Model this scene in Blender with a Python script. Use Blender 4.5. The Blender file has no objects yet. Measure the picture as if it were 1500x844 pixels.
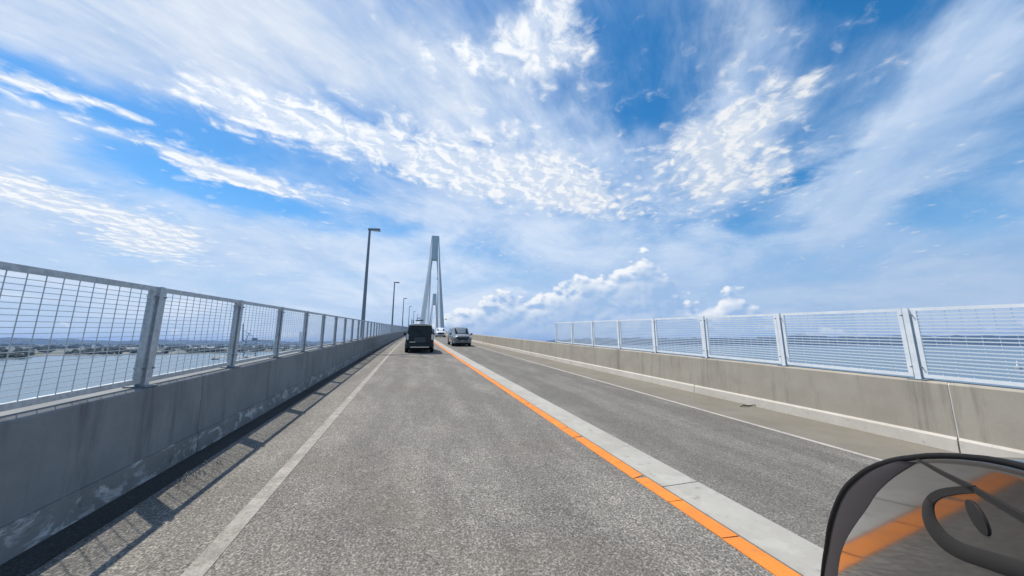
import bpy, bmesh, math, random
from math import sin, cos, pi, radians, atan2, hypot
from mathutils import Vector, Matrix
random.seed(7)
scene = bpy.context.scene
COL = scene.collection

# ------------------------------------------------------------------ camera
CAMZ = 38.0                                   # metres above the sea
cam_d = bpy.data.cameras.new('camera')
cam_d.sensor_width = 36.0
cam_d.lens = 36.0 * 485.0 / 1500.0
cam_d.clip_start = 0.02
cam_d.clip_end = 80000.0
cam = bpy.data.objects.new('camera', cam_d)
cam.location = (0, 0, CAMZ)
cam.rotation_euler = (radians(90 + 9.596), 0, radians(-16.655))
COL.objects.link(cam)
scene.camera = cam

# ------------------------------------------------------------------ exposure, sun
scene.view_settings.view_transform = 'Standard'
scene.view_settings.look = 'None'
scene.view_settings.gamma = 1.0
scene.view_settings.exposure = 0.0
TO_SUN = Vector((-0.40, 0.41, 1.0)).normalized()
SUN_EL = math.asin(TO_SUN.z)
SUN_AZ = atan2(TO_SUN.x, TO_SUN.y)            # clockwise from +Y
sun_d = bpy.data.lights.new('sun', 'SUN')
sun_d.energy = 4.9
sun_d.angle = radians(0.53)
sun_d.color = (1.0, 0.94, 0.84)
sun = bpy.data.objects.new('sun', sun_d)
sun.rotation_euler = (-TO_SUN).to_track_quat('-Z', 'Y').to_euler()
sun.location = (-40, 40, 140)
COL.objects.link(sun)


# ------------------------------------------------------------------ node maths helper
class X:
    """a node socket with arithmetic"""
    def __init__(s, nt, v): s.nt, s.v = nt, v
    def m(s, op, *a, clamp=False):
        n = s.nt.nodes.new('ShaderNodeMath'); n.operation = op; n.use_clamp = clamp
        for i, q in enumerate((s,) + a):
            if isinstance(q, X): s.nt.links.new(q.v, n.inputs[i])
            else: n.inputs[i].default_value = q
        return X(s.nt, n.outputs[0])
    def __add__(s, o): return s.m('ADD', o)
    def __radd__(s, o): return s.m('ADD', o)
    def __sub__(s, o): return s.m('SUBTRACT', o)
    def __rsub__(s, o): return (s * -1.0) + o
    def __mul__(s, o): return s.m('MULTIPLY', o)
    def __rmul__(s, o): return s.m('MULTIPLY', o)
    def __truediv__(s, o): return s.m('DIVIDE', o)
    def step(s, a, b, lo=0.0, hi=1.0):
        n = s.nt.nodes.new('ShaderNodeMapRange'); n.interpolation_type = 'SMOOTHSTEP'
        s.nt.links.new(s.v, n.inputs[0])
        for i, q in zip((1, 2, 3, 4), (a, b, lo, hi)): n.inputs[i].default_value = q
        return X(s.nt, n.outputs[0])
    def lin(s, a, b, lo=0.0, hi=1.0):
        n = s.nt.nodes.new('ShaderNodeMapRange')
        s.nt.links.new(s.v, n.inputs[0])
        for i, q in zip((1, 2, 3, 4), (a, b, lo, hi)): n.inputs[i].default_value = q
        return X(s.nt, n.outputs[0])


def new_node(nt, t, **kw):
    n = nt.nodes.new(t)
    for k, v in kw.items(): setattr(n, k, v)
    return n


def comb(nt, x, y, z):
    n = nt.nodes.new('ShaderNodeCombineXYZ')
    for i, q in enumerate((x, y, z)):
        if isinstance(q, X): nt.links.new(q.v, n.inputs[i])
        else: n.inputs[i].default_value = q
    return X(nt, n.outputs[0])


def noise(nt, vec, scale, detail=4, rough=0.55, lac=2.0, dist=0.0):
    n = nt.nodes.new('ShaderNodeTexNoise')
    nt.links.new(vec.v, n.inputs['Vector'])
    n.inputs['Scale'].default_value = scale
    n.inputs['Detail'].default_value = detail
    n.inputs['Roughness'].default_value = rough
    n.inputs['Lacunarity'].default_value = lac
    n.inputs['Distortion'].default_value = dist
    return X(nt, n.outputs[0])


def voro(nt, vec, scale, feature='F1', out=0, rand=1.0):
    n = nt.nodes.new('ShaderNodeTexVoronoi'); n.feature = feature
    nt.links.new(vec.v, n.inputs['Vector'])
    n.inputs['Scale'].default_value = scale
    n.inputs['Randomness'].default_value = rand
    return X(nt, n.outputs[out])


def mixc(nt, f, a, b):
    n = nt.nodes.new('ShaderNodeMix'); n.data_type = 'RGBA'; n.clamp_factor = True
    if isinstance(f, X): nt.links.new(f.v, n.inputs[0])
    else: n.inputs[0].default_value = f
    for i, q in ((6, a), (7, b)):
        if isinstance(q, X): nt.links.new(q.v, n.inputs[i])
        else: n.inputs[i].default_value = (q[0], q[1], q[2], 1)
    return X(nt, n.outputs[2])


def mapping(nt, vec, scale=(1, 1, 1), rot=(0, 0, 0), loc=(0, 0, 0)):
    n = nt.nodes.new('ShaderNodeMapping')
    nt.links.new(vec.v, n.inputs[0])
    n.inputs[1].default_value = loc; n.inputs[2].default_value = rot; n.inputs[3].default_value = scale
    return X(nt, n.outputs[0])


# ------------------------------------------------------------------ world: sky with clouds
world = bpy.data.worlds.new('World')
scene.world = world
world.use_nodes = True
world.cycles.sampling_method = 'MANUAL'
world.cycles.sample_map_resolution = 256
wt = world.node_tree
wt.nodes.clear()
SKY_STRENGTH = 0.1


def build_sky():
    nt = wt
    tc = new_node(nt, 'ShaderNodeTexCoord')
    gen = X(nt, tc.outputs['Generated'])
    sep = new_node(nt, 'ShaderNodeSeparateXYZ'); nt.links.new(gen.v, sep.inputs[0])
    dx, dy, dz = (X(nt, o) for o in sep.outputs)
    zc = dz.m('MAXIMUM', 0.0)
    el = dz.m('ARCSINE') * (180 / pi)
    az = dx.m('ARCTAN2', dy) * (180 / pi)
    px = dx / (zc + 0.1)
    py = dy / (zc + 0.1)
    p = comb(nt, px, py, 0.0)
    # the wind: streaks run along azimuth 47 degrees
    WA = radians(47)
    along = px * sin(WA) + py * cos(WA)
    across = px * cos(WA) - py * sin(WA)
    # domain warp so no patch keeps a clean outline
    w1 = noise(nt, p, 1.7, 5, 0.6) - 0.5
    w2 = noise(nt, mapping(nt, p, loc=(7.3, 2.1, 0)), 1.7, 5, 0.6) - 0.5
    qx = px + w1 * 0.55
    qy = py + w2 * 0.55

    def blob(cx, cy, sx, sy, rot, amp):
        c, s_ = cos(radians(rot)), sin(radians(rot))
        ax = (qx - cx); ay = (qy - cy)
        u = (ax * c + ay * s_) * (1 / sx)
        v = (ay * c - ax * s_) * (1 / sy)
        return ((u * u + v * v) * -1.0).m('EXPONENT') * amp

    def total(lst):
        t = None
        for b in lst:
            t = blob(*b) if t is None else t + blob(*b)
        return t

    sky = new_node(nt, 'ShaderNodeTexSky')
    sky.sky_type = 'NISHITA'
    sky.sun_disc = False
    sky.sun_elevation = SUN_EL
    sky.sun_rotation = SUN_AZ
    sky.altitude = 30
    sky.air_density = 1.0
    sky.dust_density = 0.4
    sky.ozone_density = 3.5
    hsv = new_node(nt, 'ShaderNodeHueSaturation')
    hsv.inputs['Hue'].default_value = 0.494
    hsv.inputs['Saturation'].default_value = 1.36
    hsv.inputs['Value'].default_value = 1.5
    nt.links.new(sky.outputs[0], hsv.inputs['Color'])
    base = X(nt, hsv.outputs[0])

    # --- 1 thin high veil, drawn out by the wind
    sw = noise(nt, p, 2.2, 3) - 0.5
    st = comb(nt, across + sw * 0.16, along * 0.40, 0.0)
    veil_n = noise(nt, st, 2.6, 8, 0.58, 2.1, 0.35)
    veil_f = noise(nt, comb(nt, across + sw * 0.10, along * 0.30, 3.0), 8.0, 6, 0.62, 2.1, 0.3)
    soft = noise(nt, p, 1.9, 7, 0.6)
    bias = total([
        (-0.95, 1.02, 0.55, 0.20, 0, 0.36),        # broad bright bank upper left
        (-0.42, 0.98, 0.36, 0.20, 0, 0.34),
        (-0.05, 0.92, 0.26, 0.18, 0, 0.12),
        (-1.50, 1.66, 0.36, 0.12, -40, 0.32),      # tongue on the left
        (-2.1, 2.1, 0.6, 0.45, -40, 0.30),
        (-0.9, 2.75, 0.8, 0.55, 0, 0.36),
        (0.55, 1.95, 0.75, 0.42, 0, 0.34),
        (0.20, 1.05, 0.40, 0.22, 10, 0.28),
        (1.40, 0.36, 0.40, 0.10, 42, 0.30),        # streaks on the right
        (1.72, 0.72, 0.60, 0.12, 44, 0.34),
        (2.35, 1.20, 0.60, 0.20, 42, 0.40),
        (0.95, 0.70, 0.34, 0.06, 44, 0.24),
        (2.1, 0.72, 0.40, 0.14, 36, 0.26),
        (1.40, 1.02, 0.34, 0.22, 40, 0.22),
        (0.75, 1.24, 0.40, 0.24, 0, 0.24),
        (1.6, 2.3, 0.9, 0.7, 0, 0.28),
        # blue gaps
        (-1.00, 1.42, 0.42, 0.13, 22, -0.42),
        (-0.92, 1.96, 0.40, 0.13, 32, -0.44),
        (-0.10, 2.22, 0.20, 0.14, 0, -0.26),
        (0.74, 0.88, 0.24, 0.14, 0, -0.16),
        (1.02, 0.46, 0.16, 0.07, 30, -0.24),
        (1.70, 0.98, 0.13, 0.12, 40, -0.36),
        (1.98, 1.50, 0.24, 0.10, 45, -0.26),
        (2.85, 0.92, 0.50, 0.14, 10, -0.34),
        (1.50, 0.56, 0.18, 0.06, 42, -0.20),
        (0.30, 0.72, 0.22, 0.06, 0, -0.12),
    ])
    low = el.step(20, 6)                           # everything closes up towards the horizon
    streaky = el.step(12, 38) * 0.75 + 0.25            # far veil is seen edge-on and reads as soft banks
    bank = noise(nt, comb(nt, az * 0.045, el * 0.10, 1.0), 1.6, 8, 0.58, 2.1, 0.5)
    tex_ = (veil_n * 0.46 + veil_f * 0.30) * streaky + (1.0 - streaky) * (bank * 0.70 + 0.06)
    veil = (tex_ + soft * 0.32 + bias * 0.80 + low * 0.24).step(0.40, 0.90)

    # --- 2 altocumulus: small bright puffs
    cw1 = noise(nt, p, 6.0, 3) - 0.5
    cw2 = noise(nt, mapping(nt, p, loc=(4, 9, 2)), 6.0, 3) - 0.5
    cx_, cy_ = px + cw1 * 0.14, py + cw2 * 0.14
    def puffs(ox, oy):
        pc = comb(nt, cx_ + ox, cy_ + oy, 0.0)
        v = voro(nt, pc, 15.0, 'SMOOTH_F1')
        n = noise(nt, pc, 19.0, 6, 0.62, 2.1, 0.2)
        return n * 0.62 + (0.62 - v) * 0.55
    c1 = puffs(0, 0)
    c1s = puffs(-0.014, 0.014)
    c2 = noise(nt, p, 5.0, 5, 0.6)
    cb = total([
        (-0.50, 1.32, 0.22, 0.15, 8, 0.38),
        (-0.08, 1.40, 0.36, 0.20, 3, 0.42),
        (0.35, 1.48, 0.38, 0.20, 0, 0.40),
        (0.76, 1.52, 0.30, 0.18, 0, 0.32),
        (-0.66, 1.20, 0.16, 0.10, 30, 0.24),
        (-0.95, 1.68, 0.30, 0.10, 36, 0.34),
        (-0.70, 1.86, 0.24, 0.09, 34, 0.32),
        (-1.18, 1.34, 0.30, 0.05, 28, 0.30),
        (0.36, 0.76, 0.13, 0.12, 40, 0.32),
        (0.14, 0.86, 0.18, 0.07, 0, 0.26),
        (0.20, 1.16, 0.26, 0.07, -10, 0.22),
        (1.20, 0.90, 0.24, 0.20, 50, 0.32),
        (1.42, 1.15, 0.36, 0.24, 30, 0.36),
        (-1.85, 2.10, 0.60, 0.18, 52, 0.46),
        (-1.72, 2.75, 0.24, 0.45, 20, 0.42),
        (1.0, 1.55, 0.34, 0.16, 10, 0.20),
    ])
    cells = (c1 * 0.66 + c2 * 0.42 + cb * 1.08).step(0.55, 0.88)
    cshade = ((c1 - c1s) * 3.2 + c1 * 0.9).step(0.05, 0.85)

    # --- 3 cumulus standing on the horizon (in azimuth / elevation)
    def tower(ca, sa, h, a):
        t = (a - ca) * (1 / sa)
        return (t * t * -1.0).m('EXPONENT') * h
    def cumulus(oa, oe):
        a = az + oa; e = el + oe
        ce = comb(nt, a * 0.115, e * 0.17, 0.0)
        k1 = noise(nt, ce, 1.2, 8, 0.62, 2.1, 0.2)
        kv = voro(nt, comb(nt, a * 0.115 + k1 * 0.45, e * 0.17 + k1 * 0.35, 0.0), 3.0, 'SMOOTH_F1')
        kf = voro(nt, comb(nt, a * 0.115 + k1 * 0.3, e * 0.17 + k1 * 0.3, 4.0), 7.5, 'SMOOTH_F1')
        prof = tower(39.5, 5.2, 10.4, a) + tower(30, 6.5, 7.8, a) + tower(13, 6, 5.0, a) + tower(51, 3.6, 5.6, a) + tower(21, 6, 3.6, a) + tower(5, 5, 2.6, a) \
            + tower(-60, 14, 3.0, a) + tower(100, 14, 5.0, a) + tower(150, 18, 5.5, a) + tower(-140, 20, 5.0, a)
        return prof + (k1 - 0.5) * 5.2 + (0.42 - kv) * 4.0 + (0.42 - kf) * 2.4 - e + 0.6 + tower(30, 26, 3.0, a)
    ed = cumulus(0.0, 0.0)
    eds = cumulus(-0.55, 0.85)                      # the same cloud, a step towards the sun
    cum = ed.step(-0.35, 0.75)
    lit = ((ed - eds - 0.85) * 0.46 + 0.36).lin(-0.1, 1.0) * ed.step(6.0, 0.3).lin(0, 1, 0.25, 1.2)

    thick = (noise(nt, p, 2.6, 7, 0.62) * 0.5 + veil_f * 0.5) * streaky + (1.0 - streaky) * bank
    veil_col = mixc(nt, thick.step(0.35, 0.68), (4.9, 6.3, 8.5), (8.4, 8.9, 9.6))
    # clouds nearer the sun glow warmer and brighter than those away from it
    sunv = new_node(nt, 'ShaderNodeVectorMath', operation='DOT_PRODUCT')
    nt.links.new(gen.v, sunv.inputs[0]); sunv.inputs[1].default_value = TO_SUN
    toward = X(nt, sunv.outputs['Value'])
    gain = toward.lin(-0.1, 0.9, 0.60, 1.0)
    def scale(c, f):
        n = new_node(nt, 'ShaderNodeVectorMath', operation='SCALE')
        nt.links.new(c.v, n.inputs[0]); nt.links.new(f.v, n.inputs['Scale'])
        return X(nt, n.outputs[0])
    veil_col = mixc(nt, toward.lin(-0.1, 0.9, 0, 1), scale(mixc(nt, thick.step(0.35, 0.68), (4.6, 6.8, 10.2), (7.0, 8.8, 11.4)), toward.lin(-0.1, 0.9, 0.72, 1.0)), veil_col)
    cell_col = scale(mixc(nt, cshade, (6.7, 7.7, 9.2), (10.2, 10.3, 10.3)), toward.lin(-0.1, 0.9, 0.80, 1.04))
    hz = mixc(nt, az.step(-10, 60), (5.5, 6.7, 8.1), (3.1, 4.9, 7.8))
    # blend: sky -> horizon whitening -> veil -> cells -> cumulus
    out = mixc(nt, el.step(22, 1) * 0.85, base, hz)
    out = mixc(nt, veil * 0.92, out, veil_col)
    out = mixc(nt, cells * 0.90, out, cell_col)
    cum_col = mixc(nt, lit, (3.7, 5.4, 8.0), (9.7, 9.9, 10.1))
    cum_col = mixc(nt, el.step(4.5, -0.5) * 0.65, cum_col, hz)
    out = mixc(nt, cum * 0.96 * el.step(-0.5, 1.0), out, cum_col)
    bg = new_node(nt, 'ShaderNodeBackground')
    nt.links.new(out.v, bg.inputs[0]); bg.inputs[1].default_value = SKY_STRENGTH
    wo = new_node(nt, 'ShaderNodeOutputWorld')
    nt.links.new(bg.outputs[0], wo.inputs[0])


build_sky()

# ------------------------------------------------------------------ materials
MATS = {}


def pmat(name, color, rough=0.6, metal=0.0, spec=0.5, coat=0.0, ior=None, alpha=None):
    m = bpy.data.materials.new(name); m.use_nodes = True
    b = m.node_tree.nodes['Principled BSDF']
    b.inputs['Base Color'].default_value = (*color, 1)
    b.inputs['Roughness'].default_value = rough
    b.inputs['Metallic'].default_value = metal
    b.inputs['Specular IOR Level'].default_value = spec
    b.inputs['Coat Weight'].default_value = coat
    if ior: b.inputs['IOR'].default_value = ior
    MATS[name] = m
    return m


def tex(m):
    nt = m.node_tree
    tc = new_node(nt, 'ShaderNodeTexCoord')
    return nt, X(nt, tc.outputs['Object']), nt.nodes['Principled BSDF']


def geo_pos(nt):
    g = new_node(nt, 'ShaderNodeNewGeometry')
    return X(nt, g.outputs['Position'])


def bump(nt, b, h, strength, dist):
    n = new_node(nt, 'ShaderNodeBump')
    n.inputs['Strength'].default_value = strength; n.inputs['Distance'].default_value = dist
    nt.links.new(h.v, n.inputs['Height']); nt.links.new(n.outputs[0], b.inputs['Normal'])


def setc(nt, b, c): nt.links.new(c.v, b.inputs['Base Color'])


def asphalt(name, lo, mid, hi, tint):
    m = pmat(name, mid, 0.85, spec=0.3)
    nt, o, b = tex(m)
    o = geo_pos(nt)
    grain = noise(nt, o, 55, 4, 0.7, 2.1, 0.6)
    cell = voro(nt, o, 75, 'F1')
    big = noise(nt, o, 0.55, 5, 0.6)
    med = noise(nt, mapping(nt, o, scale=(1, 0.25, 1)), 2.4, 4, 0.6)
    g = grain * 0.75 + cell * 0.32
    c = mixc(nt, g.step(0.34, 0.58), lo, mid)
    c = mixc(nt, g.step(0.52, 0.76), c, hi)
    c = mixc(nt, big.step(0.50, 0.78) * 0.55, c, tint)
    mot = noise(nt, o, 6.5, 5, 0.7)
    c = mixc(nt, mot.step(0.52, 0.72) * 0.24, c, lo)
    c = mixc(nt, mot.step(0.46, 0.30) * 0.16, c, hi)
    sp_ = new_node(nt, 'ShaderNodeSeparateXYZ'); nt.links.new(o.v, sp_.inputs[0])
    xx = X(nt, sp_.outputs[0])
    # polished wheel tracks and a drip line between them
    def track(cx, wd):
        t_ = (xx + med * 0.25 - (cx + 0.12)) * (1 / wd)
        return (t_ * t_ * -1.0).m('EXPONENT')
    tr = track(-0.35, 0.24) + track(1.35, 0.24) + track(3.45, 0.24) + track(4.95, 0.24)
    drip = (track(0.5, 0.16) + track(4.2, 0.16)) * noise(nt, mapping(nt, o, scale=(1.5, 0.12, 1)), 3.0, 5, 0.7).step(0.45, 0.7)
    dk = mixc(nt, med.step(0.30, 0.75) - tr * 0.45 - drip * 0.5, (0.74, 0.735, 0.73), (1.06, 1.055, 1.04))
    mm = new_node(nt, 'ShaderNodeMix', data_type='RGBA', blend_type='MULTIPLY')
    mm.inputs[0].default_value = 1.0
    nt.links.new(c.v, mm.inputs[6]); nt.links.new(dk.v, mm.inputs[7])
    setc(nt, b, X(nt, mm.outputs[2]))
    bump(nt, b, g, 0.55, 0.006)
    return m


asphalt('asphalt', (0.072, 0.067, 0.058), (0.205, 0.190, 0.166), (0.46, 0.428, 0.375), (0.225, 0.178, 0.142))
asphalt('asphalt_oncoming', (0.085, 0.080, 0.071), (0.19, 0.178, 0.157), (0.35, 0.33, 0.29), (0.195, 0.175, 0.145))


def concrete(name, a, c_, dark, pale, streak=0.5, patch=0.0, rough=0.85, posts=None):
    m = pmat(name, a, rough, spec=0.25)
    nt, o, b = tex(m)
    o = geo_pos(nt)
    n1 = noise(nt, o, 1.3, 6, 0.65)
    n2 = noise(nt, mapping(nt, o, scale=(2.2, 2.2, 0.22)), 2.6, 5, 0.65)
    n3 = noise(nt, o, 48, 3, 0.7)
    pores = voro(nt, o, 26, 'F1')
    sel = noise(nt, o, 9, 2)
    c = mixc(nt, n1.step(0.30, 0.70), a, c_)
    c = mixc(nt, n2.step(0.52, 0.80) * streak, c, dark)
    c = mixc(nt, n3.step(0.55, 0.85) * 0.25, c, dark)
    c = mixc(nt, pores.step(0.16, 0.06) * sel.step(0.55, 0.68) * 0.7, c, dark)
    if patch:
        n4 = noise(nt, mapping(nt, o, scale=(1, 1, 1.6)), 4.2, 6, 0.68, 2.1, 0.8)
        c = mixc(nt, n4.step(0.50, 0.66) * patch, c, pale)
        n5 = noise(nt, mapping(nt, o, loc=(3, 9, 1)), 6.5, 4, 0.6)
        c = mixc(nt, n5.step(0.60, 0.74) * 0.6, c, dark)
    if posts:
        sp3 = new_node(nt, 'ShaderNodeSeparateXYZ'); nt.links.new(o.v, sp3.inputs[0])
        ph = ((X(nt, sp3.outputs[1]) + n2 * 0.10 - 0.05 - posts[1]) / posts[0] + 0.5).m('FLOORED_MODULO', 1.0) - 0.5
        ph = ph * posts[0]
        run = noise(nt, mapping(nt, o, scale=(14, 14, 0.9)), 1.0, 4, 0.7).step(0.38, 0.66)
        some = noise(nt, mapping(nt, o, scale=(0.8, 0.8, 0.0), loc=(5, 1, 0)), 1.0, 1).step(0.42, 0.60)
        c = mixc(nt, ((ph * ph) * (-1 / 0.014)).m('EXPONENT') * run * some * 0.5, c, tuple(q * 0.6 for q in dark))
    setc(nt, b, c)
    bump(nt, b, n3 * 0.4 + n1 * 0.6 - pores.step(0.16, 0.06) * sel.step(0.55, 0.68) * 0.5, 0.35, 0.008)
    return m


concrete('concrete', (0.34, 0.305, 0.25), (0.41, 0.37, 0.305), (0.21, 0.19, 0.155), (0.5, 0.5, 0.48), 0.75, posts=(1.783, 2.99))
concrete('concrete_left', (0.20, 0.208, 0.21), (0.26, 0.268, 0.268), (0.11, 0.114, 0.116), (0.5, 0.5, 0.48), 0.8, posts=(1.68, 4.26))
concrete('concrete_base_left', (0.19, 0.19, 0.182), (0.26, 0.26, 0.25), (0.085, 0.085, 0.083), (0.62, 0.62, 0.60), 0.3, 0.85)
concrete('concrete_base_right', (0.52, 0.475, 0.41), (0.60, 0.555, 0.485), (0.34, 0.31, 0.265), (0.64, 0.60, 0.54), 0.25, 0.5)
concrete('concrete_slab', (0.35, 0.33, 0.29), (0.42, 0.40, 0.355), (0.20, 0.19, 0.165), (0.47, 0.45, 0.40), 0.3, 0.5)
concrete('gutter_concrete', (0.185, 0.168, 0.134), (0.22, 0.20, 0.165), (0.135, 0.122, 0.096), (0.3, 0.3, 0.3), 0.4)
concrete('deck_concrete', (0.33, 0.32, 0.30), (0.38, 0.37, 0.345), (0.22, 0.21, 0.20), (0.5, 0.5, 0.5), 0.5)
concrete('joint_sealant', (0.55, 0.52, 0.47), (0.62, 0.59, 0.53), (0.40, 0.37, 0.33), (0.6, 0.6, 0.6), 0.2)


def paint(name, col, under, lo, hi, sc):
    """worn road paint: the asphalt grain shows through"""
    m = pmat(name, col, 0.75, spec=0.3)
    nt, o, b = tex(m)
    o = geo_pos(nt)
    g = noise(nt, o, 55, 4, 0.7, 2.1, 0.6)
    w = noise(nt, o, sc, 5, 0.65)
    f = (g * 0.65 + w * 0.5).step(lo, hi)
    v = mixc(nt, noise(nt, o, 3.0, 4).step(0.3, 0.7), tuple(q * 0.86 for q in col), col)
    setc(nt, b, mixc(nt, f, under, v))
    bump(nt, b, g, 0.35, 0.005)
    return m


asphalt('shadow_asphalt', (0.022, 0.023, 0.023), (0.05, 0.05, 0.048), (0.10, 0.098, 0.09), (0.05, 0.045, 0.04))  # darkened asphalt: the left parapet's shadow put into the colour
paint('white_line_paint', (0.43, 0.39, 0.34), (0.20, 0.184, 0.158), 0.42, 0.72, 5.0)
paint('white_line_far_paint', (0.50, 0.46, 0.42), (0.20, 0.19, 0.17), 0.30, 0.62, 4.0)
paint('orange_line_paint', (0.80, 0.25, 0.04), (0.42, 0.19, 0.085), 0.38, 0.56, 6.0)

pmat('galvanised', (0.47, 0.50, 0.52), 0.48, 0.35, 0.5)
nt, o, b = tex(MATS['galvanised'])
g_ = noise(nt, geo_pos(nt), 7, 5, 0.6)
g2 = voro(nt, geo_pos(nt), 30, 'F1', 0)
setc(nt, b, mixc(nt, (g_ * 0.8 + g2 * 0.3).step(0.35, 0.75), (0.36, 0.395, 0.415), (0.54, 0.575, 0.59)))
nt.links.new(g_.lin(0.3, 0.7, 0.38, 0.62).v, b.inputs['Roughness'])
pmat('galvanised_bright', (0.8, 0.83, 0.85), 0.40, 0.1, 0.5)
nt, o, b = tex(MATS['galvanised_bright'])
g_ = noise(nt, geo_pos(nt), 6, 5, 0.6)
setc(nt, b, mixc(nt, g_.step(0.3, 0.75), (0.74, 0.78, 0.80), (0.88, 0.91, 0.92)))
pmat('wire', (0.52, 0.56, 0.58), 0.5, 0.15)
pmat('wire_bright', (0.66, 0.73, 0.78), 0.40, 0.1)
pmat('rubber', (0.014, 0.014, 0.015), 0.8, 0.0, 0.15)
pmat('reflection_margin', (0.062, 0.056, 0.060), 0.6, 0.0, 0.05)  # dark margin of the shell's reflection, put into the colour
pmat('reflection_dark', (0.036, 0.035, 0.035), 0.6, 0.0, 0.06)  # dark shapes of the shell's reflection, painted as matte pieces
pmat('dark_plastic', (0.022, 0.023, 0.025), 0.45)
pmat('joint_dark', (0.035, 0.033, 0.03), 0.9)
pmat('lamp_grey', (0.22, 0.25, 0.27), 0.5, 0.2)
pmat('lamp_lens', (0.6, 0.62, 0.62), 0.25)
pmat('tower_paint', (0.50, 0.545, 0.56), 0.55)
nt, o, b = tex(MATS['tower_paint'])
n_ = noise(nt, mapping(nt, geo_pos(nt), scale=(1, 1, 0.12)), 0.35, 5, 0.6)
setc(nt, b, mixc(nt, n_.step(0.3, 0.7), (0.56, 0.60, 0.615), (0.66, 0.69, 0.70)))
pmat('cable_grey', (0.55, 0.58, 0.60), 0.5)
pmat('glass', (0.012, 0.017, 0.020), 0.05, 0.0, 0.5, 0.0)
pmat('chrome', (0.75, 0.76, 0.78), 0.15, 1.0)
pmat('black_paint', (0.010, 0.014, 0.016), 0.34, 0.0, 0.35, 0.15)
pmat('silver_paint', (0.21, 0.225, 0.24), 0.32, 0.4, 0.5, 0.6)
pmat('white_paint', (0.78, 0.79, 0.80), 0.28, 0.0, 0.5, 0.7)
pmat('dark_blue_paint', (0.03, 0.045, 0.06), 0.28, 0.0, 0.5, 0.7)
pmat('truck_grey', (0.20, 0.23, 0.25), 0.5)
pmat('plate_dark', (0.055, 0.068, 0.075), 0.55)
pmat('plate_pale', (0.62, 0.62, 0.60), 0.5)
pmat('lamp_red', (0.30, 0.02, 0.02), 0.2, 0, 0.5, 0.6)
pmat('lamp_clear', (0.72, 0.75, 0.78), 0.12, 0.3, 0.5, 0.6)
pmat('crane_blue', (0.20, 0.25, 0.29), 0.6)
pmat('roof_grey', (0.26, 0.28, 0.30), 0.7)
pmat('roof_rust', (0.28, 0.19, 0.15), 0.7)
pmat('wall_pale', (0.36, 0.36, 0.34), 0.8)
pmat('wall_tan', (0.26, 0.24, 0.21), 0.8)
pmat('beacon_white', (0.80, 0.80, 0.80), 0.4)
pmat('hull_dark', (0.05, 0.06, 0.075), 0.5)
pmat('hull_red', (0.24, 0.06, 0.05), 0.5)
pmat('twig_bark', (0.05, 0.042, 0.032), 0.9)
pmat('dry_grass', (0.42, 0.40, 0.33), 0.9)
m = pmat('foliage', (0.05, 0.075, 0.04), 0.9, spec=0.2)
nt, o, b = tex(m)
setc(nt, b, mixc(nt, noise(nt, geo_pos(nt), 0.05, 4).step(0.35, 0.65), (0.030, 0.042, 0.030), (0.062, 0.075, 0.05)))
m = pmat('land_ground', (0.2, 0.2, 0.15), 0.95, spec=0.1)
nt, o, b = tex(m)
gp = geo_pos(nt)
l1 = noise(nt, mapping(nt, gp, scale=(1, 0.5, 1)), 0.004, 6, 0.65)
l2 = noise(nt, gp, 0.02, 4, 0.6)
c = mixc(nt, l1.step(0.40, 0.58), (0.06, 0.075, 0.055), (0.20, 0.20, 0.18))
c = mixc(nt, l2.step(0.58, 0.70) * 0.7, c, (0.36, 0.35, 0.32))
setc(nt, b, c)
m = pmat('hill_forest', (0.06, 0.08, 0.05), 0.95, spec=0.1)
nt, o, b = tex(m)
setc(nt, b, mixc(nt, noise(nt, geo_pos(nt), 0.002, 8, 0.65).step(0.35, 0.65), (0.018, 0.030, 0.026), (0.04, 0.055, 0.042)))
# sea
m = pmat('sea_water', (0.035, 0.075, 0.10), 0.22, 0.0, 0.5, ior=1.33)
nt, o, b = tex(m)
gp = geo_pos(nt)
s1 = noise(nt, mapping(nt, gp, scale=(1, 0.45, 1), rot=(0, 0, 0.6)), 0.05, 7, 0.6)
s2 = noise(nt, gp, 0.0012, 5, 0.6)
setc(nt, b, mixc(nt, s2.step(0.35, 0.65), (0.075, 0.125, 0.155), (0.12, 0.17, 0.195)))
nt.links.new(s2.lin(0.35, 0.65, 0.16, 0.34).v, b.inputs['Roughness'])
bump(nt, b, s1, 0.35, 2.2)

# glossy shell near the lens
m = bpy.data.materials.new('gloss_black_shell'); m.use_nodes = True
MATS['gloss_black_shell'] = m
b = m.node_tree.nodes['Principled BSDF']
b.inputs['Base Color'].default_value = (0.030, 0.026, 0.025, 1)
b.inputs['Roughness'].default_value = 0.055
b.inputs['IOR'].default_value = 1.45
b.inputs['Coat Weight'].default_value = 0.0


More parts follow.
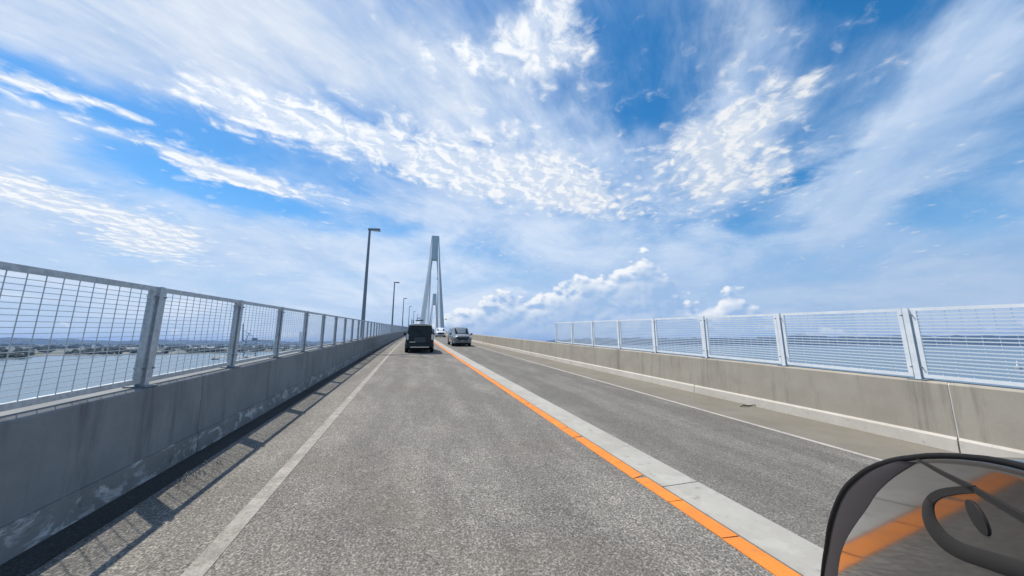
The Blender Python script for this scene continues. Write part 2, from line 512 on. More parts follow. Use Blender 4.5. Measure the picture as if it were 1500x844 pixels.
# ------------------------------------------------------------------ mesh helpers
class MB:
    def __init__(s): s.v, s.f, s.mi = [], [], []
    def quad(s, a, b, c, d, mi=0):
        n = len(s.v); s.v += [tuple(a), tuple(b), tuple(c), tuple(d)]; s.f.append((n, n + 1, n + 2, n + 3)); s.mi.append(mi)
    def hexa(s, p, mi=0):
        """8 points: bottom ring 0-3, top ring 4-7"""
        n = len(s.v); s.v += [tuple(q) for q in p]
        for f in ((3, 2, 1, 0), (4, 5, 6, 7), (0, 1, 5, 4), (1, 2, 6, 5), (2, 3, 7, 6), (3, 0, 4, 7)):
            s.f.append(tuple(n + i for i in f)); s.mi.append(mi)
    def box(s, x0, x1, y0, y1, z0, z1, mi=0, sh=0.0):
        s.hexa([(x0, y0, z0 + sh * y0), (x1, y0, z0 + sh * y0), (x1, y1, z0 + sh * y1), (x0, y1, z0 + sh * y1),
                (x0, y0, z1 + sh * y0), (x1, y0, z1 + sh * y0), (x1, y1, z1 + sh * y1), (x0, y1, z1 + sh * y1)], mi)
    def tube(s, pts, radii, n=8, mi=0, caps=True):
        pts = [Vector(q) for q in pts]
        if not hasattr(radii, '__len__'): radii = [radii] * len(pts)
        base = len(s.v); up = Vector((0, 0, 1))
        for i, q in enumerate(pts):
            d = (pts[min(i + 1, len(pts) - 1)] - pts[max(i - 1, 0)]).normalized()
            ref = up if abs(d.dot(up)) < 0.9 else Vector((0, 1, 0))
            a = d.cross(ref).normalized(); bb = d.cross(a).normalized()
            for k in range(n):
                t = 2 * pi * k / n
                s.v.append(tuple(q + (a * cos(t) + bb * sin(t)) * radii[i]))
        for i in range(len(pts) - 1):
            for k in range(n):
                k2 = (k + 1) % n
                s.f.append((base + i * n + k, base + i * n + k2, base + (i + 1) * n + k2, base + (i + 1) * n + k)); s.mi.append(mi)
        if caps:
            s.f.append(tuple(base + k for k in reversed(range(n)))); s.mi.append(mi)
            e = base + (len(pts) - 1) * n
            s.f.append(tuple(e + k for k in range(n))); s.mi.append(mi)
    def disc(s, c, axis, r, th, n=20, mi=0):
        c = Vector(c); axis = Vector(axis).normalized()
        s.tube([c - axis * th / 2, c + axis * th / 2], r, n, mi)
    def mesh(s, name, mats, smooth=None):
        me = bpy.data.meshes.new(name)
        me.from_pydata(s.v, [], s.f)
        for mm in (mats if isinstance(mats, (list, tuple)) else [mats]): me.materials.append(MATS[mm])
        if any(s.mi): me.polygons.foreach_set('material_index', s.mi)
        bm = bmesh.new(); bm.from_mesh(me)
        bmesh.ops.remove_doubles(bm, verts=bm.verts, dist=1e-5)
        bmesh.ops.recalc_face_normals(bm, faces=bm.faces); bm.to_mesh(me); bm.free()
        if smooth is not None:
            me.polygons.foreach_set('use_smooth', [True] * len(me.polygons))
            me.set_sharp_from_angle(angle=radians(smooth))
        me.update()
        return me
    def obj(s, name, mats, parent=None, smooth=None): return link(name, s.mesh(name, mats, smooth), parent)


def link(name, data, parent=None):
    o = bpy.data.objects.new(name, data); COL.objects.link(o)
    if parent is not None: o.parent = parent
    return o


def tag(o, label=None, cat=None, group=None, kind=None):
    if label: o['label'] = label
    if cat: o['category'] = cat
    if group: o['group'] = group
    if kind: o['kind'] = kind
    return o


def thing(name, label, cat, loc=(0, 0, 0), rot=(0, 0, 0), group=None):
    o = link(name, None); o.location = loc; o.rotation_euler = rot
    return tag(o, label, cat, group)


def copy_tree(o, parent=None):
    c = o.copy(); COL.objects.link(c)
    if parent is not None: c.parent = parent
    for ch in list(o.children): copy_tree(ch, c)
    return c


def bevel(o, w, seg=2, ang=35):
    md = o.modifiers.new('bevel', 'BEVEL'); md.width = w; md.segments = seg
    md.limit_method = 'ANGLE'; md.angle_limit = radians(ang)
    return o


# ------------------------------------------------------------------ the line of the bridge road
HD, PY0, PY1 = 0.0625, 15.0, 130.0
S0, VY, VK = 0.0445, 60.0, 1.06e-4


def head(Y): return 0.0 if Y < PY0 else HD * min(1.0, (Y - PY0) / (PY1 - PY0))


def shift(Y):
    if Y < PY0: return 0.0
    if Y < PY1: return HD * (Y - PY0) ** 2 / (2 * (PY1 - PY0))
    return HD * (PY1 - PY0) / 2 + HD * (Y - PY1)


def roadz(Y): return CAMZ - 1.5 + S0 * Y - (VK * (Y - VY) ** 2 / 2 if Y > VY else 0.0)


def slope(Y): return S0 - (VK * (Y - VY) if Y > VY else 0.0)


def P(Y, x, z): return Vector((shift(Y) + x, Y - head(Y) * x, roadz(Y) + z))


def stations(a, b, far=3.0):
    out = [a]
    while out[-1] < b - 1e-6:
        out.append(min(b, out[-1] + far))
    return out


def strip(mb, x0, x1, z, ys, mi=0):
    for a, b in zip(ys, ys[1:]):
        mb.quad(P(a, x0, z), P(a, x1, z), P(b, x1, z), P(b, x0, z), mi)


def prism(mb, prof, ys, mi=0, caps=True):
    """extrude an (x,z) profile along the road"""
    n = len(prof); base = len(mb.v)
    for y in ys:
        for (x, z) in prof: mb.v.append(tuple(P(y, x, z)))
    for i in range(len(ys) - 1):
        for k in range(n):
            k2 = (k + 1) % n
            mb.f.append((base + i * n + k, base + i * n + k2, base + (i + 1) * n + k2, base + (i + 1) * n + k)); mb.mi.append(mi)
    if caps:
        mb.f.append(tuple(base + k for k in range(n))); mb.mi.append(mi)
        e = base + (len(ys) - 1) * n
        mb.f.append(tuple(e + k for k in reversed(range(n)))); mb.mi.append(mi)


YA, YB = -14.0, 960.0
# ------------------------------------------------------------------ sea, land, hills
mb = MB()
R_ = 30000
N_ = 72
for i in range(N_):
    a0, a1 = 2 * pi * i / N_, 2 * pi * (i + 1) / N_
    for r0, r1 in ((0, 400), (400, 3000), (3000, R_)):
        if r0 == 0:
            n = len(mb.v); mb.v += [(0, 0, 0), (r1 * cos(a0), r1 * sin(a0), 0), (r1 * cos(a1), r1 * sin(a1), 0)]
            mb.f.append((n, n + 1, n + 2)); mb.mi.append(0)
        else:
            mb.quad((r0 * cos(a0), r0 * sin(a0), 0), (r1 * cos(a0), r1 * sin(a0), 0), (r1 * cos(a1), r1 * sin(a1), 0), (r0 * cos(a1), r0 * sin(a1), 0))
tag(mb.obj('sea', 'sea_water'), kind='structure')


def polar(az, d, z=0.0): return Vector((d * sin(radians(az)), d * cos(radians(az)), z))


rnd = random.Random(3)


def fbm1(t, seed, oct_=5):
    v, a, f = 0.0, 1.0, 1.0
    for k in range(oct_):
        v += a * sin(t * f + seed * (k + 1) * 1.7) * cos(t * f * 0.63 + seed * 2.3 + k)
        a *= 0.55; f *= 2.07
    return v


# far blue hills on the right, 12-17 km away
def ridge(name, az0, az1, d0, depth, hfun, seed):
    mb = MB(); cols = []
    n = int((az1 - az0) * 4)
    for i in range(n + 1):
        az = az0 + (az1 - az0) * i / n
        h = hfun(az)
        row = []
        for j, (t, k) in enumerate(((0.0, 0.0), (0.12, 0.22), (0.3, 0.52), (0.5, 0.8), (0.7, 1.0), (1.0, 0.55), (1.3, 0.0))):
            wob = fbm1(az * 1.9 + j * 2.1, seed + j) * 0.10 if 0 < j < 6 else 0
            row.append(polar(az, d0 + depth * t + fbm1(az * 0.8, seed + 9) * 200, max(-2.0, h * (k + wob * k) - (1.0 if k == 0 else 0))))
        cols.append(row)
    for a, b in zip(cols, cols[1:]):
        for j in range(6): mb.quad(a[j], b[j], b[j + 1], a[j + 1])
    o = mb.obj(name, 'hill_forest', smooth=60)
    return tag(o, kind='structure')


def win(az, a, b, w): 
    def sm(t): t = max(0, min(1, t)); return t * t * (3 - 2 * t)
    return sm((az - a) / w) * sm((b - az) / w)


ridge('hills', 17, 98, 11500, 3600, lambda az: win(az, 17.5, 97, 9) * (250 + 40 * fbm1(az * 0.16, 1.3) + 9 * fbm1(az * 1.1, 4.1)), 2.0)
ridge('hills', -75, 6, 12500, 3500, lambda az: win(az, -75, 5, 6) * (150 + 24 * fbm1(az * 0.2, 2.3) + 8 * fbm1(az * 1.3, 7.1)), 5.0)

# flat coast on the left
shore = []
for i in range(91):
    az = -72 + i * 66 / 90
    d = 1790 + max(0, (az + 28)) * 26 + 40 * fbm1(az * 0.7, 3.0) + (0 if az > -40 else (az + 40) * 6)
    shore.append((az, d))
mb = MB()
for (a0, d0), (a1, d1) in zip(shore, shore[1:]):
    prev = None
    for k, (f, h) in enumerate(((1.0, -0.5), (1.004, 2.6), (1.6, 4.0), (3.0, 6.0), (7.2, 12.0))):
        cur = (polar(a0, d0 * f, h), polar(a1, d1 * f, h))
        if prev: mb.quad(prev[0], prev[1], cur[1], cur[0])
        prev = cur
tag(mb.obj('coast', 'land_ground'), kind='structure')
# harbour pier and breakwater reaching out from it
mb = MB()
def wall_line(mb, pts, w, h):
    for a, b in zip(pts, pts[1:]):
        d = (b - a); nrm = Vector((-d.y, d.x, 0)).normalized() * w / 2
        mb.hexa([a - nrm + Vector((0, 0, -2)), b - nrm + Vector((0, 0, -2)), b + nrm + Vector((0, 0, -2)), a + nrm + Vector((0, 0, -2)),
                 a - nrm * 0.8 + Vector((0, 0, h)), b - nrm * 0.8 + Vector((0, 0, h)), b + nrm * 0.8 + Vector((0, 0, h)), a + nrm * 0.8 + Vector((0, 0, h))])
wall_line(mb, [polar(-24.4, 1330), polar(-20.0, 1160)], 40, 3.0)
wall_line(mb, [polar(-20.0, 1160), polar(-17.0, 1350)], 44, 3.2)
tag(mb.obj('quay', 'deck_concrete'), kind='structure')


def tree_belt(name, spots, parent=None):
    mb = MB(); r = random.Random(11)
    for (x, y, z, s) in spots:
        n0 = len(mb.v); k = 6
        h = s * r.uniform(0.8, 1.35); w = s * r.uniform(0.55, 0.95)
        for (t, q) in ((0.0, 0.5), (0.35, 1.0), (0.7, 0.8)):
            for i in range(k):
                a = 2 * pi * (i + r.random() * 0.5) / k
                rr = w * q * r.uniform(0.75, 1.2)
                mb.v.append((x + rr * cos(a), y + rr * sin(a), z + h * t))
        mb.v.append((x + r.uniform(-.2, .2) * w, y, z + h))
        for lv in range(2):
            for i in range(k):
                mb.f.append((n0 + lv * k + i, n0 + lv * k + (i + 1) % k, n0 + (lv + 1) * k + (i + 1) % k, n0 + (lv + 1) * k + i)); mb.mi.append(0)
        for i in range(k):
            mb.f.append((n0 + 2 * k + i, n0 + 2 * k + (i + 1) % k, n0 + 3 * k)); mb.mi.append(0)
    me = bpy.data.meshes.new(name); me.from_pydata(mb.v, [], mb.f); me.materials.append(MATS['foliage'])
    return link(name, me, parent)


spots = []
r = random.Random(5)
for band, (f0, f1, cnt, size, hz_) in enumerate(((1.02, 1.10, 900, 11, 3), (1.25, 1.6, 1300, 13, 4), (2.0, 2.9, 1500, 18, 5), (3.5, 5.5, 1300, 26, 8))):
    for i in range(cnt):
        az, d = shore[int(r.random() ** 0.9 * 90)]
        az += r.uniform(-0.4, 0.4)
        if fbm1(az * (1.7 + band), 3.3 + band * 2) < -0.05: continue
        q = polar(az, d * r.uniform(f0, f1), hz_ - 1)
        spots.append((q.x, q.y, q.z, size * r.uniform(0.7, 1.3)))
tag(tree_belt('shore_woods', spots), 'dark belts of trees along the far flat coast', 'trees', kind='stuff')
# wooded spit at the left edge
spots = []
for i in range(260):
    az = r.uniform(-48, -38.6)
    q = polar(az, 1560 + r.uniform(0, 180) , 1.5)
    spots.append((q.x, q.y, q.z, r.uniform(10, 17) * (0.5 + 0.5 * min(1, (-38.4 - az) / 2.0))))
tag(tree_belt('headland_woods', spots), 'dark wooded spit in the water at the left edge of the view', 'trees', kind='stuff')
mb = MB()
hp = [(-49, 1540), (-44, 1530), (-40, 1545), (-38.4, 1600), (-38.2, 1660), (-40, 1760), (-49, 1780)]
n0 = len(mb.v)
for a, d in hp: mb.v.append(tuple(polar(a, d, -1)))
for a, d in hp: mb.v.append(tuple(polar(a * 0.999, d * 1.003 if d < 1650 else d * 0.997, 2.5)))
k = len(hp)
for i in range(k): mb.f.append((i, (i + 1) % k, k + (i + 1) % k, k + i)); mb.mi.append(0)
mb.f.append(tuple(range(k, 2 * k))); mb.mi.append(0)
tag(mb.obj('headland', 'land_ground'), kind='structure')

# warehouses and houses on the coast
GB = 'buildings on the far coast'
def shed(w, l, h, rh, wallm, roofm):
    root = link('warehouse', None)
    mb = MB()
    mb.box(-w / 2, w / 2, -l / 2, l / 2, 0, h)
    mb.obj('wall', wallm, root)
    mb = MB()
    e = 0.6
    for sx in (-1, 1):
        mb.hexa([(0, -l / 2 - e, h + rh), (sx * (w / 2 + e), -l / 2 - e, h - 0.1), (sx * (w / 2 + e), l / 2 + e, h - 0.1), (0, l / 2 + e, h + rh),
                 (0, -l / 2 - e, h + rh + .4), (sx * (w / 2 + e), -l / 2 - e, h + .3), (sx * (w / 2 + e), l / 2 + e, h + .3), (0, l / 2 + e, h + rh + .4)])
    mb.obj('roof', roofm, root)
    return root
protos = [shed(24, 46, 9, 3.5, 'wall_pale', 'roof_grey'), shed(18, 34, 8, 3, 'wall_tan', 'roof_rust'), shed(36, 80, 13, 5, 'wall_pale', 'roof_grey'), shed(12, 16, 6, 3, 'wall_tan', 'roof_grey')]
used = [False] * 4
for i in range(44):
    az, d = shore[r.randrange(4, 88)]
    k = r.choices(range(4), (4, 3, 3, 3))[0]
    f = r.choice((1.02, 1.05, 1.12, 1.2, 1.35, 1.7, 2.2))
    o = protos[k] if not used[k] else copy_tree(protos[k])
    used[k] = True
    q = polar(az + r.uniform(-.5, .5), d * f)
    o.location = (q.x, q.y, 2.2 + (f - 1) * 2.3)
    o.rotation_euler = (0, 0, radians(-az + r.choice((0, 90)) + r.uniform(-12, 12)))
    where = ('behind the leftmost fence panel' if az < -33 else 'behind the first full fence panel' if az < -24 else
             'near the quay crane' if az < -18 else 'nearer the bridge tower')
    what = ('pale warehouse with grey roof', 'tan shed with rust-brown roof', 'long pale warehouse with grey roof', 'small tan house with grey roof')[k]
    tag(o, what + (' by the water, ' if f < 1.1 else ' set back inland, ' if f < 1.5 else ' far inland, ') + where, 'building', GB)


# quay cranes
def crane():
    root = link('quay_crane', None)
    def leg(x, y, x2, y2):
        mb = MB(); mb.tube([(x, y, 0), (x2, y2, 44)], [1.5, 1.2], 4); mb.obj('leg', 'crane_blue', root)
    for sx in (-1, 1):
        for sy in (-1, 1): leg(sx * 14, sy * 10, sx * 11, sy * 8)
    def bar(name, a, b, r0, r1=None):
        mb = MB(); mb.tube([a, b], [r0, r1 or r0], 4); mb.obj(name, 'crane_blue', root)
    for sy in (-1, 1):
        bar('brace', (-13.5, sy * 9.7, 8), (13.5, sy * 9.7, 8), 1.1)
        bar('brace', (-13, sy * 9.5, 9), (11, sy * 8.2, 40), 0.6)
        bar('girder', (-22, sy * 4, 45.3), (52, sy * 4, 45.3), 1.7)
        bar('raised_boom', (-20, sy * 4, 46), (-23, sy * 3.2, 92), 1.8, 1.5)
    for sx in (-1, 1): bar('brace', (sx * 13, -9.3, 16), (sx * 13, 9.3, 16), 0.9)
    for i in range(6): bar('boom_rung', (-20.2 - i * .5, -3.4, 50 + i * 7.5), (-20.2 - i * .5, 3.4, 50 + i * 7.5), 0.5)
    bar('mast', (-12, 0, 46), (-8, 0, 66), 1.0)
    bar('stay', (11, 0, 46), (-8, 0, 66), 0.5)
    bar('stay', (-8, 0, 66), (-21.4, 0, 72), 0.35)
    mb = MB(); mb.box(0, 14, -3.8, 3.8, 46.8, 52); mb.obj('machinery_house', 'crane_blue', root)
    return root
c1 = crane(); q = polar(-21.2, 1216, 2.6); c1.location = q; c1.rotation_euler = (0, 0, radians(20))
tag(c1, 'grey gantry quay crane with raised boom seen through the third left fence panel', 'crane')
c2 = copy_tree(c1); c2.location = polar(-15.2, 1900, 3.0); c2.rotation_euler = (0, 0, radians(62))
tag(c2, 'more distant quay crane with raised boom behind the fourth left fence panel', 'crane')

# white channel beacon on the water at the right
bk = thing('channel_beacon', 'white beacon tower standing in the sea behind the right fence', 'beacon', polar(72.8, 955, 0))
mb = MB(); mb.tube([(0, 0, -2), (0, 0, 2)], [3.6, 3.2], 12); mb.obj('base', 'deck_concrete', bk)
mb = MB(); mb.tube([(0, 0, 2), (0, 0, 9)], [1.5, 1.1], 12); mb.obj('tower', 'beacon_white', bk, 40)
mb = MB(); mb.tube([(0, 0, 9), (0, 0, 9.4)], [1.9, 1.9], 12); mb.tube([(0, 0, 9.4), (0, 0, 11), (0, 0, 11.6)], [0.8, 0.8, 0.1], 10); mb.obj('lantern', 'beacon_white', bk)
# workboat by the quay
bt = thing('boat', 'low dark workboat on the water left of the quay crane', 'boat', polar(-24.6, 1110, 0), (0, 0, radians(60)))
mb = MB(); ring = [(-9, 0), (-8, 2.4), (2, 2.6), (9, 0), (2, -2.6), (-8, -2.4)]
n0 = len(mb.v)
for x, y in ring: mb.v.append((x * .9, y * .8, -0.6))
for x, y in ring: mb.v.append((x, y, 1.6 + max(0, x) * .08))
for i in range(6): mb.f.append((i, (i + 1) % 6, 6 + (i + 1) % 6, 6 + i)); mb.mi.append(0)
mb.f.append((6, 7, 8, 9, 10, 11)); mb.mi.append(0)
mb.obj('hull', 'hull_dark', bt)
mb = MB(); mb.box(-6, -1.5, -1.6, 1.6, 1.7, 4.4); mb.box(-6.3, -1.2, -1.8, 1.8, 4.4, 4.6); mb.obj('wheelhouse', 'hull_dark', bt)

# ------------------------------------------------------------------ bridge deck and road
ys = stations(YA, YB, 4.0)
deck = link('bridge_deck', None); tag(deck, kind='structure')
mb = MB(); prism(mb, [(-3.35, -0.06), (7.75, -0.06), (7.75, -0.5), (5.6, -3.2), (-1.2, -3.2), (-3.35, -0.5)], ys); mb.obj('girder', 'deck_concrete', deck)
mb = MB(); prism(mb, [(-3.35, 0.28), (-2.72, 0.28), (-2.72, -0.055), (-3.35, -0.055)], ys)
mb.obj('edge_ledge', 'deck_concrete', deck)
mb = MB(); prism(mb, [(7.13, 0.28), (7.75, 0.28), (7.75, -0.055), (7.13, -0.055)], ys)
mb.obj('edge_ledge', 'deck_concrete', deck)
road = link('road', None); tag(road, kind='structure')
mb = MB(); strip(mb, -2.46, 2.395, 0.0, ys); mb.obj('near_lane', 'asphalt', road)
mb = MB(); strip(mb, -2.46, -2.14, 0.004, ys); mb.obj('shadow_strip', 'shadow_asphalt', road)  # added dark strip that deepens the parapet's shadow band
mb = MB(); strip(mb, 2.83, 5.52, 0.0, ys); mb.obj('oncoming_lane', 'asphalt_oncoming', road)
mb = MB(); strip(mb, 5.52, 6.90, 0.0, ys); mb.obj('gutter', 'gutter_concrete', road)
mb = MB(); strip(mb, 2.38, 2.84, -0.03, ys); mb.obj('slab_bed', 'joint_dark', road)
mb = MB(); strip(mb, -1.265, -1.135, 0.004, ys); mb.obj('white_edge_line', 'white_line_paint', road)
mb = MB(); strip(mb, 5.41, 5.49, 0.004, ys); mb.obj('white_edge_line', 'white_line_far_paint', road)
# concrete slabs of the centre strip
jy = 2.92
ycur = jy - 9.9 * 2
while ycur < 200:
    mb = MB(); prism(mb, [(2.402, 0.007), (2.822, 0.007), (2.822, -0.028), (2.402, -0.028)], stations(ycur + 0.006, ycur + 9.894, 3.3))
    o = mb.obj('median_slab', 'concrete_slab', road)
    ycur += 9.9
mb = MB(); prism(mb, [(2.402, 0.007), (2.822, 0.007), (2.822, -0.028), (2.402, -0.028)], stations(ycur, YB, 5))
mb.obj('median_slab', 'concrete_slab', road)
# orange line: broken by cracks near the camera, one stripe farther off
r = random.Random(21)
y = -6.0
while y < 7.0:
    L = r.uniform(0.32, 0.75) if y > 0.5 else r.uniform(0.8, 1.6)
    g = 0.004; sk = r.uniform(-0.02, 0.05)
    mb = MB()
    x0, x1 = 2.238 + r.uniform(-.006, .006), 2.386
    a, b_, c_, d_ = P(y + g, x0, 0.006), P(y + g + sk, x1, 0.006), P(y + L - g + sk, x1, 0.006), P(y + L - g, x0, 0.006)
    dn = Vector((0, 0, 0.0055))
    mb.hexa([a - dn, b_ - dn, c_ - dn, d_ - dn, a, b_, c_, d_])
    mb.obj('orange_stripe', 'orange_line_paint', road)
    y += L
mb = MB(); strip(mb, 2.238, 2.386, 0.005, stations(y, YB, 4)); mb.obj('orange_stripe', 'orange_line_paint', road)
# expansion joints across the carriageway
for yj in (20.1, 118.0):
    mb = MB(); prism(mb, [(-2.40, 0.008), (2.40, 0.008), (2.40, -0.01), (-2.40, -0.01)], [yj, yj + 0.16]); mb.obj('expansion_joint', 'joint_dark', road)

# ------------------------------------------------------------------ concrete parapets
BFAR = 330.0
def parapet(side):
    if side < 0:
        root = thing('concrete_barrier', 'grey concrete parapet in shade along the left edge of the road', 'barrier', P(4, -2.55, 0))
        body = [(-2.405, 0.232), (-2.43, 0.875), (-2.455, 0.90), (-2.675, 0.90), (-2.70, 0.875), (-2.71, 0.0), (-2.42, 0.0), (-2.415, 0.226)]
        base = [(-2.385, 0.0), (-2.395, 0.222), (-2.412, 0.228), (-2.418, 0.0)]
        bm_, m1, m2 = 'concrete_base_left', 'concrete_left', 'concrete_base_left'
        first = 4.26 + 0.84 - 4.2 * 4
    else:
        root = thing('concrete_barrier', 'sunlit tan concrete parapet along the right edge of the road', 'barrier', P(4, 6.95, 0))
        body = [(6.835, 0.19), (6.85, 0.845), (6.872, 0.87), (7.10, 0.87), (7.12, 0.845), (7.125, 0.0), (6.835, 0.0)]
        base = [(6.80, 0.0), (6.806, 0.155), (6.826, 0.185), (6.8335, 0.185), (6.8335, 0.0)]
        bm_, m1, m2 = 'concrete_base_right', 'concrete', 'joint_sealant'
        first = 2.70 - 4.2 * 4
    inv = Matrix.Translation(-root.location)
    y = first
    while y < BFAR:
        e = y + 4.2
        sub = [y + 0.008, (y + e) / 2, e - 0.008]
        mb = MB(); prism(mb, body, sub); me = mb.mesh('wall_segment', m1); me.transform(inv); link('wall_segment', me, root)
        mb = MB(); prism(mb, base, sub); me = mb.mesh('base_course', bm_); me.transform(inv); link('base_course', me, root)
        if y < 60:
            inset = 0.004
            cx = sum(p_[0] for p_ in body) / len(body); 
            pf = [(x + (inset if x < cx else -inset), z - (inset if z > 0.5 else 0)) for x, z in body]
            mb = MB(); prism(mb, pf, [e - 0.0075, e + 0.0075]); me = mb.mesh('joint_seal', m2); me.transform(inv); link('joint_seal', me, root)
        y = e
    mb = MB(); prism(mb, body, stations(y + 0.008, YB, 6)); me = mb.mesh('wall_segment', m1); me.transform(inv); link('wall_segment', me, root)
    return root
bl = parapet(-1)
br = parapet(1)


# ------------------------------------------------------------------ mesh fences on the parapets
def fence(side, x, sp, y0, k0, k1, zb, zt, label, vpitch, hpitch, vr, hr, mfr, mw):
    root = thing('mesh_fence', label, 'fence', P(y0, x, zb))
    L = sp - 0.100
    hd_ = 1.0 if side < 0 else 1.4
    # panel frame in local space (y along the road, sheared to the road slope)
    mb = MB()
    t = 0.020
    f = 0.046
    for xt in (-t, t):
        for (a, b) in ((0, zb), (L, zb), (L, zt), (0, zt), (f, zb + f), (L - f, zb + f), (L - f, zt - f), (f, zt - f)):
            mb.v.append((xt, a, b + S0 * a))
    for k in range(4):
        k2 = (k + 1) % 4
        for fc in ((k, k2, 4 + k2, 4 + k), (8 + k2, 8 + k, 12 + k, 12 + k2), (k2, k, 8 + k, 8 + k2), (4 + k, 4 + k2, 12 + k2, 12 + k)):
            mb.f.append(fc); mb.mi.append(0)
    frame = mb.mesh('mesh_panel', mfr)
    mb = MB()
    nv = int(round((L - 2 * f) / vpitch)); nh = int(round((zt - zb - 2 * f) / hpitch))
    for i in range(1, nv):
        yy = f + (L - 2 * f) * i / nv
        mb.box(-vr + 0.004 * (1 if side < 0 else -1), vr + 0.004 * (1 if side < 0 else -1), yy - vr, yy + vr, zb + f * .6, zt - f * .6, sh=S0)
    for i in range(1, nh):
        zz = zb + f + (zt - zb - 2 * f) * i / nh
        mb.box(-hr * hd_ - 0.006, hr * hd_ - 0.006, f * .6, L - f * .6, zz - hr, zz + hr, sh=S0)
    wires = mb.mesh('wire_mesh', mw)
    # H-section post with foot plate
    mb = MB()
    h2 = 0.030
    hp_ = [(-.040, -h2), (-.032, -h2), (-.032, -.005), (.032, -.005), (.032, -h2), (.040, -h2), (.040, h2), (.032, h2), (.032, .005), (-.032, .005), (-.032, h2), (-.040, h2)]
    for z in (zb - 0.025, zt + 0.003):
        for (a, b) in hp_: mb.v.append((a, b, z))
    for k in range(12): mb.f.append((k, (k + 1) % 12, 12 + (k + 1) % 12, 12 + k)); mb.mi.append(0)
    for b0 in (0, 12):
        for fc in ((0, 1, 2, 9, 10, 11), (2, 3, 8, 9), (3, 4, 5, 6, 7, 8)): mb.f.append(tuple(b0 + q_ for q_ in fc)); mb.mi.append(0)
    post = mb.mesh('post', mfr)
    mb = MB(); mb.box(-0.085, 0.085, -0.095, 0.095, zb - 0.036, zb - 0.026)
    foot = mb.mesh('foot_plate', 'lamp_grey')
    mb = MB()
    for sy in (-1, 1):
        for zz in (zb + 0.14, zt - 0.10): mb.tube([(-0.050, sy * .052, zz), (0.05, sy * .052, zz)], 0.009, 6)
    bolts = mb.mesh('clamp_bolt', 'lamp_grey')
    for k in range(k0, k1 + 1):
        Y = y0 + sp * k
        q = P(Y, x, 0) - root.location
        rz = -head(Y); tilt = math.atan(slope(Y)) - math.atan(S0)
        o = link('post', post, root); o.location = q; o.rotation_euler = (0, 0, rz)
        if Y < 60:
            o2 = link('foot_plate', foot, o)
            o3 = link('clamp_bolts', bolts, o); o3['kind'] = 'stuff'
        if k == k1: break
        q = P(Y + 0.050, x, 0) - root.location
        o = link('mesh_panel', frame, root); o.location = q; o.rotation_euler = (tilt, 0, rz)
        w = link('wire_mesh', wires, o)
        w['kind'] = 'stuff'
    return root
fence(-1, -2.52, 1.68, 4.26, -5, 140, 0.935, 1.885, 'galvanised mesh fence on the left parapet running up to the bridge crest', 0.127, 0.040, 0.0022, 0.0022, 'galvanised', 'wire')
fence(1, 6.95, 1.783, 2.99, -4, 7, 0.905, 1.885, 'bright short mesh fence on the right parapet ending before the crest', 0.131, 0.0475, 0.0022, 0.0074, 'galvanised_bright', 'wire_bright')

# ------------------------------------------------------------------ street lamps
lab_l = ['tall grey lamp post nearest the camera behind the left fence', 'second grey lamp post along the left fence', 'third grey lamp post along the left fence',
         'fourth grey lamp post along the left fence', 'fifth grey lamp post along the left fence, small and far']
def lamp():
    root = link('street_lamp', None)
    mb = MB(); mb.tube([(0, 0, 0.28), (0, 0, 3.0), (0, 0, 7.55)], [0.125, 0.10, 0.065], 12); mb.obj('pole', 'lamp_grey', root, 40)
    mb = MB(); mb.box(-0.2, 0.2, -0.2, 0.2, 0.27, 0.31); mb.obj('base_plate', 'lamp_grey', root)
    mb = MB(); mb.tube([(0, 0, 7.5), (0.05, 0, 7.60), (0.20, 0, 7.63)], 0.045, 8); mb.obj('arm', 'lamp_grey', root, 40)
    mb = MB(); 
    mb.hexa([(-0.10, -0.10, 7.56), (0.62, -0.15, 7.55), (0.62, 0.15, 7.55), (-0.10, 0.10, 7.56),
             (-0.10, -0.08, 7.66), (0.60, -0.12, 7.70), (0.60, 0.12, 7.70), (-0.10, 0.08, 7.66)])
    h = mb.obj('lamp_head', 'lamp_grey', root); bevel(h, 0.02)
    mb = MB(); mb.box(0.2, 0.58, -0.11, 0.11, 7.540, 7.548); mb.obj('lens', 'lamp_lens', h)
    return root
lp = lamp()
for i in range(9):
    Y = 21.5 + 25 * i
    o = lp if i == 0 else copy_tree(lp)
    o.location = P(Y, -2.85, 0); o.rotation_euler = (0, 0, -head(Y))
    tag(o, lab_l[i] if i < 5 else 'tiny far %s lamp post on the left, close to the bridge tower' % ('sixth', 'seventh', 'eighth', 'last')[i - 5], 'street lamp', 'street lamps along the left side')


